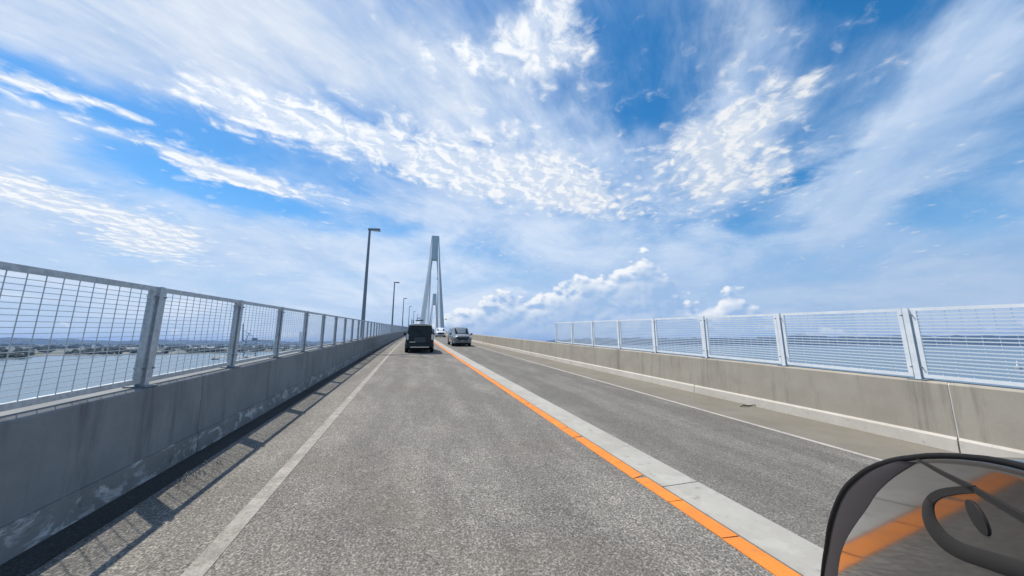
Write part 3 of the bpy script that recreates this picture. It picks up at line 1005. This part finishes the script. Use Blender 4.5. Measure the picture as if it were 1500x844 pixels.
# ------------------------------------------------------------------ cable-stayed bridge towers
def tower(Y, label):
    root = thing('bridge_tower', label, 'bridge tower', (P(Y, 2.2, 0).x, P(Y, 2.2, 0).y, 0), (0, 0, -head(Y)))
    dz = 137.0
    zs = [-4, 30, 52, 113, 135]
    def outer(z): return 3.35 + (135 - z) * (1.45 / 22) if z > 113 else 4.8 + (113 - z) * 0.0957
    def lw(z): return 3.0 + max(0, 113 - z) * 0.017
    for sx in (-1, 1):
        mb = MB(); base = 0
        n = 8; lev = [-4, 20, 48, 70, 92, 113]
        for z in lev:
            xo, xi = outer(z), outer(z) - lw(z); d = 3.2 + (113 - z) * 0.012; c = 0.7
            for (x, y) in ((xi + c, -d), (xo - c, -d), (xo, -d + c), (xo, d - c), (xo - c, d), (xi + c, d), (xi, d - c), (xi, -d + c)):
                mb.v.append((sx * x, y, z))
        for i in range(len(lev) - 1):
            for k in range(n):
                mb.f.append((i * n + k, i * n + (k + 1) % n, (i + 1) * n + (k + 1) % n, (i + 1) * n + k)); mb.mi.append(0)
        mb.f.append(tuple(range(n))); mb.mi.append(0); mb.f.append(tuple(range((len(lev) - 1) * n, len(lev) * n))); mb.mi.append(0)
        mb.obj('leg', 'tower_paint', root)
    mb = MB(); lev = [113.0, 120, 128, 135]; n = 8
    for z in lev:
        xo = outer(z); d = 3.3; c = 0.7
        for (x, y) in ((-xo + c, -d), (xo - c, -d), (xo, -d + c), (xo, d - c), (xo - c, d), (-xo + c, d), (-xo, d - c), (-xo, -d + c)): mb.v.append((x, y, z))
    for i in range(len(lev) - 1):
        for k in range(n):
            mb.f.append((i * n + k, i * n + (k + 1) % n, (i + 1) * n + (k + 1) % n, (i + 1) * n + k)); mb.mi.append(0)
    mb.f.append(tuple(range(n))); mb.mi.append(0); mb.f.append(tuple(range((len(lev) - 1) * n, len(lev) * n))); mb.mi.append(0)
    mb.obj('top_block', 'tower_paint', root)
    dzk = roadz(Y)
    mb = MB(); mb.box(-11.2, 11.2, -2.6, 2.6, dzk - 6.6, dzk - 3.4); mb.obj('cross_beam', 'tower_paint', root)
    # aviation lights on small brackets
    for (x, z) in ((11.9, 59.5), (-12.0, 60.0)):
        mb = MB(); mb.tube([(x * 0.85, -3, z), (x, -3, z)], 0.15, 6); mb.disc((x, -3, z), (0, 0, 1), 0.55, 0.9, 10); mb.obj('warning_light', 'dark_plastic', root)
    mb = MB(); mb.tube([(4.5, -3, 104 - 9), (3.2, -3, 104 - 9), (3.0, -3, 104 - 7)], 0.2, 6); mb.tube([(3.3, -3, 94.2), (3.3, -3, 95.6)], .5, 8); mb.obj('warning_light', 'lamp_grey', root)
    # stay cables to both deck edges
    for sy in (-1, 1):
        far = 9
        for k in range(far):
            yd = Y + sy * (16 + 15.5 * k)
            if yd < 150 or yd > YB - 10: continue
            zt_ = 116 + k * 1.9
            for sx in (-1, 1):
                w = P(yd, 2.2 + sx * 5.05, 0.3) - root.location
                hd = head(Y)
                loc = Matrix.Rotation(hd, 3, 'Z') @ Vector((w.x, w.y, 0))
                mb = MB(); mb.tube([(sx * 2.6, sy * 2.2, zt_), (loc.x, loc.y, w.z)], 0.075, 5, caps=False)
                mb.obj('stay_cable', 'cable_grey', root)
    return root
tower(300, 'tall pale grey A-shaped bridge tower standing nearest ahead over the road')
tower(660, 'farther A-shaped bridge tower framed between the legs of the nearer one')

# cantilever sign over the left shoulder
sg = thing('cantilever_sign', 'dark sign board on a cantilever mast above the lane in front of the tower', 'sign', P(112, -2.85, 0), (0, 0, -head(112)))
mb = MB(); mb.tube([(0, 0, 0.28), (0, 0, 4.6)], [0.12, 0.10], 8); mb.obj('mast', 'lamp_grey', sg)
mb = MB(); mb.tube([(0, 0, 4.2), (3.5, 0, 4.25)], 0.05, 6); mb.obj('arm', 'lamp_grey', sg)
mb = MB(); mb.box(1.3, 3.6, -0.10, -0.051, 4.02, 4.40); mb.obj('board', 'dark_plastic', sg)
mb = MB(); mb.tube([(0.45, 0, 4.25), (0.45, 0, 3.6)], 0.12, 8); mb.box(0.25, 0.75, -0.14, 0.14, 3.45, 3.72); mb.obj('camera_box', 'dark_plastic', sg)


# ------------------------------------------------------------------ vehicles
class Body:
    """rings of points along the car; y forward"""
    def __init__(s, st): s.st = st
    def at(s, y):
        st = s.st
        if y <= st[0][0]: return st[0]
        for a, b in zip(st, st[1:]):
            if y <= b[0]:
                t = (y - a[0]) / (b[0] - a[0])
                return tuple(p_ + (q_ - p_) * t for p_, q_ in zip(a, b))
        return st[-1]
    def ring(s, y):
        _, zb, zk, zt, w, wt_ = s.at(y)
        half = [(w * 0.90, zb), (w * 0.985, zb + 0.10), (w, zb + 0.30), (w, zk - 0.12), (w * 0.985, zk), (wt_ + 0.035, zt - 0.12), (wt_ - 0.02, zt - 0.03), (wt_ * 0.55, zt + 0.012)]
        return [(x, y, z) for x, z in half] + [(-x, y, z) for x, z in reversed(half)]
    def build(s, mat, parent):
        mb = MB(); n = 16
        ysx = []
        for a, b in zip(s.st, s.st[1:]):
            ysx += [a[0] + (b[0] - a[0]) * k / 2 for k in range(2)]
        ysx.append(s.st[-1][0])
        for y in ysx: mb.v += s.ring(y)
        for i in range(len(ysx) - 1):
            for k in range(n):
                k2 = (k + 1) % n
                mb.f.append((i * n + k, i * n + k2, (i + 1) * n + k2, (i + 1) * n + k)); mb.mi.append(0)
        mb.f.append(tuple(range(n))); mb.mi.append(0)
        e = (len(ysx) - 1) * n
        mb.f.append(tuple(e + k for k in reversed(range(n)))); mb.mi.append(0)
        o = mb.obj('body', mat, parent, 38)
        return o
    def side_glass(s, sx, y0, y1, t0, t1, parent, name='side_window'):
        mb = MB(); k = 6
        def pt(y, t):
            _, zb, zk, zt, w, wt_ = s.at(y)
            a = Vector((w * 0.985, y, zk)); b = Vector((wt_ + 0.035, y, zt - 0.12))
            q = a + (b - a) * t
            return Vector((sx * (q.x + 0.006), y, q.z))
        for i in range(k):
            ya, yb = y0 + (y1 - y0) * i / k, y0 + (y1 - y0) * (i + 1) / k
            mb.quad(pt(ya, t0), pt(yb, t0), pt(yb, t1), pt(ya, t1))
        o = mb.obj(name, 'glass', parent)
        md = o.modifiers.new('thick', 'SOLIDIFY'); md.thickness = 0.004
        return o


def slab(mb, pts, th):
    """thick polygon: points in order, pushed along its normal"""
    pts = [Vector(q) for q in pts]
    n = Vector((0, 0, 0))
    for i, q in enumerate(pts):
        r_ = pts[(i + 1) % len(pts)]
        n += q.cross(r_)
    n.normalize(); b0 = len(mb.v); k = len(pts)
    for q in pts: mb.v.append(tuple(q))
    for q in pts: mb.v.append(tuple(q + n * th))
    mb.f.append(tuple(b0 + i for i in reversed(range(k)))); mb.mi.append(0)
    mb.f.append(tuple(b0 + k + i for i in range(k))); mb.mi.append(0)
    for i in range(k):
        mb.f.append((b0 + i, b0 + (i + 1) % k, b0 + k + (i + 1) % k, b0 + k + i)); mb.mi.append(0)


def wheel(parent, x, y, r, w):
    root = link('wheel', None, parent); root.location = (x, y, r)
    mb = MB(); prof = [(r * 0.62, -w / 2), (r * 0.94, -w / 2), (r, -w * 0.35), (r, w * 0.35), (r * 0.94, w / 2), (r * 0.62, w / 2)]
    n = 22
    for k in range(n):
        a = 2 * pi * k / n
        for (rr, xx) in prof: mb.v.append((xx, rr * cos(a), rr * sin(a)))
    m_ = len(prof)
    for k in range(n):
        k2 = (k + 1) % n
        for j in range(m_ - 1):
            mb.f.append((k * m_ + j, k * m_ + j + 1, k2 * m_ + j + 1, k2 * m_ + j)); mb.mi.append(0)
    mb.obj('tyre', 'rubber', root, 40)
    s = 1 if x > 0 else -1
    mb = MB(); mb.disc((s * w * 0.30, 0, 0), (1, 0, 0), r * 0.16, w * 0.3, 12)
    for k in range(5):
        a = 2 * pi * k / 5
        mb.tube([(s * w * 0.36, 0, 0), (s * w * 0.36, r * 0.6 * cos(a), r * 0.6 * sin(a))], [0.035, 0.045], 4)
    n = 22; b0 = len(mb.v)
    for k in range(n):
        a = 2 * pi * k / n
        for (rr, xx) in ((r * .63, w * .44), (r * .56, w * .40), (r * .56, -w * .2)): mb.v.append((s * xx, rr * cos(a), rr * sin(a)))
    for k in range(n):
        k2 = (k + 1) % n
        for j in range(2): mb.f.append((b0 + k * 3 + j, b0 + k * 3 + j + 1, b0 + k2 * 3 + j + 1, b0 + k2 * 3 + j)); mb.mi.append(0)
    mb.obj('rim', 'chrome', root, 40)
    mb = MB(); mb.disc((-s * w * 0.2, 0, 0), (1, 0, 0), r * 0.58, 0.02, 18); mb.obj('brake_disc', 'dark_plastic', root)
    return root


def arch(parent, x, y, r, s):
    mb = MB(); n = 14
    for k in range(n):
        a0, a1 = pi * k / n, pi * (k + 1) / n
        for ri, ro in ((0.0, r * 1.16),):
            mb.hexa([(x, y, r * .9), (x, y + ro * cos(a0), r + ro * sin(a0) * 1.0), (x, y + ro * cos(a1), r + ro * sin(a1)), (x, y, r * .91),
                     (x + s * .006, y, r * .9), (x + s * .006, y + ro * cos(a0), r + ro * sin(a0)), (x + s * .006, y + ro * cos(a1), r + ro * sin(a1)), (x + s * .006, y, r * .91)])
    return mb.obj('wheel_arch', 'dark_plastic', parent)


def minivan(label, cat, paint_, loc, rz, pitch, W, L, H, hood=0.75, front='grille', group=None):
    root = thing('minivan', label, cat, loc, (0, 0, 0), group)
    root.rotation_mode = 'XYZ'; root.rotation_euler = (pitch, 0, rz)
    w = W / 2; y0, y1 = -L / 2, L / 2
    zk = H * 0.56; wt_ = w * 0.80
    st = [(y0, 0.42, zk, H - 0.10, w * 0.93, wt_ * 0.93), (y0 + 0.10, 0.30, zk, H - 0.02, w * 0.985, wt_ * 0.99), (y0 + 0.5, 0.24, zk, H, w, wt_),
          (y1 - hood - 1.05, 0.22, zk, H - 0.01, w, wt_), (y1 - hood - 0.75, 0.22, zk, H - 0.07, w, wt_ * 0.98), (y1 - hood, 0.22, zk - .03, zk + 0.10, w * 0.99, wt_ * 0.95),
          (y1 - 0.22, 0.24, zk - 0.10, zk + 0.02, w * 0.985, wt_ * 0.95), (y1 - 0.06, 0.28, zk - 0.16, zk - 0.04, w * 0.96, wt_ * 0.92), (y1, 0.34, zk - 0.22, zk - 0.10, w * 0.91, wt_ * 0.88)]
    B = Body(st)
    body = B.build(paint_, root)
    for sx in (-1, 1):
        B.side_glass(sx, y0 + 0.28, y0 + 1.25, 0.10, 0.95, root)
        B.side_glass(sx, y0 + 1.33, y0 + 2.25, 0.10, 0.95, root)
        B.side_glass(sx, y0 + 2.33, y1 - hood - 0.80, 0.10, 0.95, root)
        r = 0.32
        for yy in (y0 + 0.72, y1 - 0.82):
            arch(root, sx * (w + 0.001), yy, r, sx)
            wheel(root, sx * (w - 0.08), yy, r, 0.20)
        # mirrors
        mb = MB(); mb.box(sx * (w + 0.04) - 0.02, sx * (w + 0.04) + 0.02, y1 - hood - .42, y1 - hood - .36, zk + 0.02, zk + 0.10)
        cx = sx * (w + 0.13)
        mb.hexa([(cx - .09, y1 - hood - .46, zk + .04), (cx + .09, y1 - hood - .46, zk + .04), (cx + .08, y1 - hood - .34, zk + .05), (cx - .08, y1 - hood - .34, zk + .05),
                 (cx - .09, y1 - hood - .46, zk + .20), (cx + .09, y1 - hood - .46, zk + .20), (cx + .07, y1 - hood - .34, zk + .18), (cx - .08, y1 - hood - .34, zk + .18)])
        bevel(mb.obj('door_mirror', 'dark_plastic' if paint_ != 'white_paint' else paint_, root), 0.02)
        for yy in (y0 + 1.45, y0 + 2.4):
            mb = MB(); mb.tube([(sx * (w + 0.004), yy, zk - 0.20), (sx * (w + 0.03), yy + 0.04, zk - 0.20), (sx * (w + 0.03), yy + 0.14, zk - 0.20), (sx * (w + 0.004), yy + 0.18, zk - 0.20)], 0.011, 6)
            mb.obj('door_handle', 'chrome', root)
        # door seams
        mb = MB()
        for yy in (y0 + 1.29, y0 + 2.29, y1 - hood - 0.35): mb.box(sx * (w + .001) - .0015, sx * (w + .001) + .0015, yy - .005, yy + .005, .32, zk - .12)
        mb.obj('door_seam', 'joint_dark', root)
        # headlamps wrap the nose corner
        z0, z1 = zk - 0.27, zk - 0.13
        mb = MB(); mb.hexa([(sx * w * .74, y1 - .04, z0 + .04), (sx * w * .93, y1 - .16, z0), (sx * w * .96, y1 - .40, z0 + .06), (sx * w * .75, y1 - .30, z0 + .06),
                            (sx * w * .72, y1 - .06, z1), (sx * w * .93, y1 - .22, z1 + .03), (sx * w * .985, y1 - .46, z1 + .02), (sx * w * .75, y1 - .34, z1)])
        bevel(mb.obj('headlight', 'lamp_clear', root), 0.012)
        # tail lamps: tall uprights beside the rear window
        mb = MB(); mb.box(min(sx * w * .80, sx * w * .93), max(sx * w * .80, sx * w * .93), y0 - 0.012, y0 + 0.03, zk - 0.18, zk + 0.16)
        bevel(mb.obj('tail_light', 'lamp_clear' if paint_ == 'black_paint' else 'lamp_red', root), 0.01)
    # windscreen
    a, b_ = B.at(y1 - hood - 0.70), B.at(y1 - hood - 0.02)
    nrm = Vector((0, (a[3] - b_[3]), hood * 0.95)).normalized() * 0.012
    mb = MB(); slab(mb, [Vector((-b_[5] * .93, y1 - hood - .06, b_[3] + .03)) + nrm, Vector((b_[5] * .93, y1 - hood - .06, b_[3] + .03)) + nrm,
                         Vector((a[5] * .90, y1 - hood - .70, a[3] - .02)) + nrm, Vector((-a[5] * .90, y1 - hood - .70, a[3] - .02)) + nrm], 0.006)
    mb.obj('windscreen', 'glass', root)
    # grille, lower intake, plates
    mb = MB(); slab(mb, [(w * .70, y1 + .004, zk - .14), (w * .46, y1 + .012, zk - .42), (-w * .46, y1 + .012, zk - .42), (-w * .70, y1 + .004, zk - .14)], 0.02)
    gr = mb.obj('grille', 'dark_plastic', root)
    mb = MB()
    for i in range(3):
        z = zk - .20 - i * .07; mb.box(-w * (.60 - .06 * i), w * (.60 - .06 * i), y1 + .02, y1 + .040, z - .005, z + .005)
    mb.obj('grille_bars', 'plate_dark', gr)['kind'] = 'stuff'
    mb = MB(); mb.hexa([(-w * .55, y1 - .02, .34), (w * .55, y1 - .02, .34), (w * .55, y1 - .05, .36), (-w * .55, y1 - .05, .36),
                        (-w * .68, y1 + .012, .44), (w * .68, y1 + .012, .44), (w * .68, y1 - .05, .44), (-w * .68, y1 - .05, .44)]); mb.obj('lower_intake', 'dark_plastic', root)
    mb = MB(); mb.box(-.165, .165, y1 + .012, y1 + .022, .46, .46 + .12); mb.obj('number_plate', 'plate_pale', root)
    # rear: window, tailgate trim, plate recess, bumper strip
    e = B.at(y0)
    mb = MB(); slab(mb, [(w * .78, y0 - .004, zk + .03), (-w * .78, y0 - .004, zk + .03), (-e[5] * 1.02, y0 - .004, H - .17), (e[5] * 1.02, y0 - .004, H - .17)], 0.008)
    rw = mb.obj('rear_window', 'glass', root)
    mb = MB(); mb.tube([(0.0, y0 - .02, zk + .06), (0.32, y0 - .025, zk + .10)], 0.010, 6); mb.obj('wiper', 'rubber', rw)
    mb = MB(); mb.hexa([(-e[5] * 1.03, y0 - .16, H - .12), (e[5] * 1.03, y0 - .16, H - .12), (e[5] * 1.0, y0 + .05, H - .13), (-e[5] * 1.0, y0 + .05, H - .13),
                        (-e[5] * 1.0, y0 - .15, H - .085), (e[5] * 1.0, y0 - .15, H - .085), (e[5] * .97, y0 + .08, H - .03), (-e[5] * .97, y0 + .08, H - .03)])
    bevel(mb.obj('roof_spoiler', paint_, root), 0.015)
    mb = MB(); mb.box(-.34, .34, y0 - .022, y0 - .002, zk - .34, zk - .03); mb.obj('plate_recess', 'plate_dark', root)
    mb = MB(); mb.box(-w * .72, -w * .30, y0 - .035, y0 - .005, zk - .34, zk - .30); mb.obj('tailgate_trim', 'chrome', root)
    mb = MB(); mb.hexa([(-w * .92, y0 - .06, .34), (w * .92, y0 - .06, .34), (w * .95, y0 + .12, .30), (-w * .95, y0 + .12, .30),
                        (-w * .95, y0 - .05, .56), (w * .95, y0 - .05, .56), (w * .97, y0 + .12, .58), (-w * .97, y0 + .12, .58)])
    bevel(mb.obj('rear_bumper', paint_, root), 0.03)
    mb = MB(); mb.box(-w * .66, w * .66, y0 - .072, y0 - .05, .335, .385); mb.obj('bumper_strip', 'chrome', root)
    mb = MB(); mb.box(-w * .80, w * .80, y0 + .05, y1 - .06, .17, .30); mb.obj('underbody', 'rubber', root)
    return root


def on_road(Y, x): return P(Y, x, 0.0)
def rot_at(Y): return -head(Y), math.atan(slope(Y))

rz, pt = rot_at(23.4)
minivan('black boxy minivan seen from behind in the lane ahead', 'minivan', 'black_paint', on_road(21.4 + 2.1, 0.47), rz, pt, 1.70, 4.2, 1.76, 0.45)
rz, pt = rot_at(31)
minivan('silver minivan coming towards us in the oncoming lane, nearest of the oncoming cars', 'minivan', 'silver_paint', on_road(28.8 + 2.3, 4.10), rz + pi + 0.02, -pt, 1.62, 4.5, 1.66, 0.62)
rz, pt = rot_at(62)
minivan('white car coming towards us behind the silver minivan', 'car', 'white_paint', on_road(60.4 + 2.2, 4.35), rz + pi, -pt, 1.68, 4.4, 1.66, 0.9)
rz, pt = rot_at(112)
minivan('small dark car far off beside the black minivan, beyond the white car', 'car', 'dark_blue_paint', on_road(112, 3.6), rz + pi, -pt, 1.68, 4.2, 1.55, 0.9)

# small box truck ahead of the black minivan
rz, pt = rot_at(80)
tk = thing('box_truck', 'grey box truck ahead, its roof showing above the black minivan', 'truck', on_road(80, -0.30), (pt, 0, rz))
mb = MB(); mb.box(-0.78, 0.78, -2.3, 0.9, 0.75, 2.50); bevel(mb.obj('cargo_box', 'truck_grey', tk), 0.03)
mb = MB(); mb.hexa([(-.72, 1.0, .45), (.72, 1.0, .45), (.72, 2.25, .45), (-.72, 2.25, .45), (-.68, 1.0, 1.9), (.68, 1.0, 1.9), (.66, 1.75, 1.9), (-.66, 1.75, 1.9)])
bevel(mb.obj('cab', 'white_paint', tk), 0.05)
mb = MB(); slab(mb, [(-.60, 2.10, 1.05), (.60, 2.10, 1.05), (.58, 1.80, 1.80), (-.58, 1.80, 1.80)], 0.02); mb.obj('windscreen', 'glass', tk)
mb = MB(); mb.box(-.40, -.32, -2.2, 2.2, .45, .74); mb.box(.32, .40, -2.2, 2.2, .45, .74); mb.box(-.7, .7, -2.32, -2.24, .42, .6); mb.obj('chassis', 'rubber', tk)
for sx in (-1, 1):
    for yy in (-1.3, 1.45): wheel(tk, sx * .62, yy, .30, .18)
    mb = MB(); mb.box(sx * .58 - .09, sx * .58 + .09, -2.345, -2.315, .62, .74); mb.obj('tail_light', 'lamp_red', tk)
mb = MB()
for x in (-.02, .02): mb.box(x - .008, x + .008, -2.312, -2.303, .8, 2.42)
mb.obj('rear_door_seam', 'joint_dark', tk)

# ------------------------------------------------------------------ litter in the gutters
tw = thing('twig', 'dark bent twig lying in the gutter below the right parapet', 'twig', P(5.38, 6.55, 0.012))
mb = MB(); mb.tube([(-.10, .02, 0), (0, 0, .02), (.12, .02, .0), (.25, -.02, .02)], [.008, .012, .012, .008], 6); mb.tube([(0, 0, .02), (.05, .10, .03)], [.008, .004], 5); mb.obj('stick', 'twig_bark', tw)
wd = thing('dry_weed', 'small tuft of pale dry weed in the shaded gutter beside the left parapet', 'weed', P(4.42, -2.02, 0.0))
mb = MB(); r = random.Random(4)
for i in range(26):
    y = r.uniform(-.30, .32); x = r.uniform(-.05, .08); a = r.uniform(0, 6.28); h = r.uniform(.04, .08)
    dx_, dy_ = cos(a) * h * .7, sin(a) * h * .7
    mb.tube([(x, y, 0), (x + dx_ * .4, y + dy_ * .4, h * .7), (x + dx_, y + dy_, h)], [.004, .003, .001], 4)
o = mb.obj('stems', 'dry_grass', wd); o['kind'] = 'stuff'

# ------------------------------------------------------------------ glossy shell beside the camera
sh = thing('mirror_housing', 'glossy black rounded shell in the lower right corner reflecting the orange line', 'mirror housing', (0.2617, 0.1171, CAMZ + -0.0884))
E1, E2, EN = Vector((0.7513, 0.66, -0.0)), Vector((-0.0827, 0.0942, 0.9921)), Vector((-0.6548, 0.7453, -0.1253))
def on_shell(a, b, h=0.0): return E1 * a + E2 * b + EN * h
edge_pts = [(0.7289, -0.3932), (0.6915, -0.3670), (0.6425, -0.3327), (0.5976, -0.3016), (0.5592, -0.2757), (0.5235, -0.2520), (0.4923, -0.2311), (0.4662, -0.2132), (0.4431, -0.1972), (0.4210, -0.1822), (0.3999, -0.1682), (0.3797, -0.1551), (0.3591, -0.1420), (0.3375, -0.1286), (0.3159, -0.1155), (0.2958, -0.1035), (0.2775, -0.0928), (0.2604, -0.0830), (0.2437, -0.0738), (0.2272, -0.0650), (0.2112, -0.0566), (0.1959, -0.0489), (0.1816, -0.0420), (0.1678, -0.0356), (0.1537, -0.0292), (0.1388, -0.0225), (0.1239, -0.0160), (0.1099, -0.0100), (0.0972, -0.0048), (0.0852, -0.0001), (0.0732, 0.0045), (0.0608, 0.0090), (0.0488, 0.0133), (0.0375, 0.0172), (0.0272, 0.0206), (0.0175, 0.0237), (0.0082, 0.0265), (-0.0008, 0.0293), (-0.0094, 0.0319), (-0.0174, 0.0343), (-0.0249, 0.0363), (-0.0318, 0.0382), (-0.0382, 0.0398), (-0.0439, 0.0412), (-0.0492, 0.0425), (-0.0542, 0.0436), (-0.0590, 0.0446), (-0.0636, 0.0456), (-0.0679, 0.0465), (-0.0721, 0.0472), (-0.0762, 0.0479), (-0.0800, 0.0485), (-0.0839, 0.0490), (-0.0876, 0.0495), (-0.0900, 0.0497)]
fe, le = edge_pts[0], edge_pts[-1]
ol = [(fe[0] + .05, fe[1] - .15), (fe[0] + .06, fe[1] - .045)] + edge_pts + [(le[0] - .02, le[1] + .0005), (le[0] - .035, le[1] - .008), (le[0] - .040, le[1] - .05), (le[0] - .035, le[1] - .13), (0.0, -0.22), (0.12, -0.31), (0.25, -0.38), (0.45, -0.45)]
cxs, cys = 0.16, -0.15
mb = MB(); n = len(ol)
levels = ((0.35, -0.075), (0.7, -0.062), (0.93, -0.040), (1.0, -0.018), (1.0, -0.004), (0.997, -0.0012), (0.992, -0.0004), (0.986, 0.0), (0.975, 0.0), (0.5, 0.0))
for (t, h) in levels:
    for (a, b) in ol: mb.v.append(tuple(on_shell(cxs + (a - cxs) * t, cys + (b - cys) * t, h)))
for l in range(len(levels) - 1):
    for k in range(n): mb.f.append((l * n + k, l * n + (k + 1) % n, (l + 1) * n + (k + 1) % n, (l + 1) * n + k)); mb.mi.append(0)
mb.f.append(tuple((len(levels) - 1) * n + k for k in range(n))); mb.mi.append(0)
mb.f.append(tuple(reversed(range(n)))); mb.mi.append(0)
mb.obj('shell', 'gloss_black_shell', sh, 40)
mb = MB(); mb.tube([on_shell(0.16, -0.15, -0.06), on_shell(0.17, -0.20, -0.13), on_shell(0.17, -0.32, -0.20), on_shell(0.10, -0.60, -0.26)], [0.022, 0.018, 0.016, 0.016], 12)
mb.obj('stalk', 'dark_plastic', sh, 60)
mb = MB(); rim_ = ol[1:len(edge_pts) + 4]
mb.tube([on_shell(a, b, -0.001) for a, b in rim_], [0.0011 + 0.0036 * max(0, min(1, (a + 0.05) / 0.45)) for a, b in rim_], 10)
mb.obj('edge_trim', 'rubber', sh, 60)
def raised_band(name, A, B, h, mat='reflection_dark'):
    mb = MB(); k = len(A)
    for a, b in zip(A, B):
        m_ = ((a[0] + b[0]) / 2, (a[1] + b[1]) / 2)
        mb.v += [tuple(on_shell(*a, 0.0001)), tuple(on_shell(a[0] * .9 + m_[0] * .1, a[1] * .9 + m_[1] * .1, h)), tuple(on_shell(b[0] * .9 + m_[0] * .1, b[1] * .9 + m_[1] * .1, h)), tuple(on_shell(*b, 0.0001))]
    for i in range(k - 1):
        for j in range(3): mb.f.append((i * 4 + j, i * 4 + j + 1, i * 4 + 5 + j, i * 4 + 4 + j)); mb.mi.append(0)
    return mb.obj(name, mat, sh, 50)
raised_band('reflection_ring', [(-0.0539, 0.0329), (-0.0516, 0.0321), (-0.0482, 0.0310), (-0.0441, 0.0295), (-0.0397, 0.0280), (-0.0351, 0.0263), (-0.0298, 0.0244), (-0.0241, 0.0222), (-0.0182, 0.0198), (-0.0125, 0.0172), (-0.0068, 0.0143), (-0.0011, 0.0111), (0.0044, 0.0075), (0.0092, 0.0039), (0.0127, 0.0005), (0.0153, -0.0025), (0.0171, -0.0052), (0.0182, -0.0076), (0.0186, -0.0098), (0.0181, -0.0116), (0.0170, -0.0131), (0.0151, -0.0142), (0.0126, -0.0150), (0.0094, -0.0155), (0.0056, -0.0155), (0.0013, -0.0151), (-0.0033, -0.0143), (-0.0083, -0.0132), (-0.0135, -0.0118), (-0.0189, -0.0102), (-0.0244, -0.0084), (-0.0297, -0.0066), (-0.0350, -0.0048), (-0.0404, -0.0030), (-0.0461, -0.0012), (-0.0516, 0.0007), (-0.0568, 0.0025), (-0.0620, 0.0046), (-0.0670, 0.0066), (-0.0711, 0.0084), (-0.0738, 0.0095)],  # added band imitating the dark loop in the shell's reflection
            [(-0.0516, 0.0292), (-0.0493, 0.0284), (-0.0459, 0.0272), (-0.0419, 0.0257), (-0.0376, 0.0241), (-0.0330, 0.0222), (-0.0278, 0.0201), (-0.0226, 0.0180), (-0.0182, 0.0159), (-0.0143, 0.0139), (-0.0107, 0.0119), (-0.0078, 0.0101), (-0.0058, 0.0087), (-0.0044, 0.0074), (-0.0031, 0.0059), (-0.0021, 0.0043), (-0.0014, 0.0028), (-0.0011, 0.0015), (-0.0013, 0.0004), (-0.0019, -0.0006), (-0.0030, -0.0014), (-0.0046, -0.0021), (-0.0067, -0.0026), (-0.0091, -0.0028), (-0.0119, -0.0027), (-0.0151, -0.0024), (-0.0186, -0.0018), (-0.0224, -0.0009), (-0.0265, 0.0001), (-0.0308, 0.0014), (-0.0354, 0.0029), (-0.0403, 0.0045), (-0.0455, 0.0062), (-0.0507, 0.0078), (-0.0560, 0.0095), (-0.0609, 0.0110), (-0.0653, 0.0125), (-0.0696, 0.0140), (-0.0739, 0.0156), (-0.0776, 0.0170), (-0.0801, 0.0180)], 0.0004)
raised_band('reflection_rod', [(-0.0035, 0.0286), (-0.0263, 0.0285), (-0.0472, 0.0294), (-0.0669, 0.0292), (-0.0810, 0.0290)], [(-0.0057, 0.0300), (-0.0298, 0.0310), (-0.0510, 0.0324), (-0.0707, 0.0325), (-0.0848, 0.0326)], 0.0004)  # added strip imitating a dark stick in the reflection
raised_band('reflection_edge', [(0.7289, -0.3932), (0.6425, -0.3327), (0.5976, -0.3016), (0.5235, -0.2520), (0.4923, -0.2311), (0.4431, -0.1972), (0.4210, -0.1822), (0.3797, -0.1551), (0.3375, -0.1286), (0.3159, -0.1155), (0.2775, -0.0928), (0.2604, -0.0830), (0.2272, -0.0650), (0.2112, -0.0566), (0.1816, -0.0420), (0.1537, -0.0292), (0.1388, -0.0225), (0.1099, -0.0100), (0.0972, -0.0048), (0.0732, 0.0045), (0.0608, 0.0090), (0.0375, 0.0172)],  # added band: the reflection's dark margin painted over the gloss
            [(0.4943, -0.2786), (0.4611, -0.2534), (0.4184, -0.2210), (0.3806, -0.1934), (0.3514, -0.1734), (0.3251, -0.1562), (0.2984, -0.1393), (0.2711, -0.1226), (0.2442, -0.1067), (0.2177, -0.0912), (0.1905, -0.0755), (0.1645, -0.0607), (0.1423, -0.0480), (0.1252, -0.0379), (0.1104, -0.0290), (0.0945, -0.0200), (0.0772, -0.0108), (0.0599, -0.0020), (0.0430, 0.0063), (0.0243, 0.0150), (0.0068, 0.0229), (-0.0042, 0.0279)], 0.0004, 'reflection_margin')
mb = MB(); c_ = (-0.0461, 0.0185)
mb.tube([on_shell(c_[0], c_[1], -0.001), on_shell(c_[0], c_[1], 0.0005), on_shell(c_[0], c_[1], 0.0008)], [0.0066, 0.0062, 0.003], 18); mb.obj('reflection_blob', 'reflection_dark', sh, 50)  # added disc imitating a dark blob in the reflection

# ------------------------------------------------------------------ sea haze
mb = MB(); mb.box(-30500, 30500, -30500, 30500, -1.0, 330.0)
me = bpy.data.meshes.new('haze'); me.from_pydata(mb.v, [], mb.f)
hz_o = link('haze', me); hz_o['kind'] = 'stuff'
hm = bpy.data.materials.new('haze_air'); hm.use_nodes = True
hn = hm.node_tree; hn.nodes.clear()
pv = hn.nodes.new('ShaderNodeVolumePrincipled')
pv.inputs['Color'].default_value = (0.36, 0.58, 1.0, 1)
pv.inputs['Density'].default_value = 4.6e-5
pv.inputs['Anisotropy'].default_value = 0.2
ho = hn.nodes.new('ShaderNodeOutputMaterial')
hn.links.new(pv.outputs[0], ho.inputs['Volume'])
me.materials.append(hm)
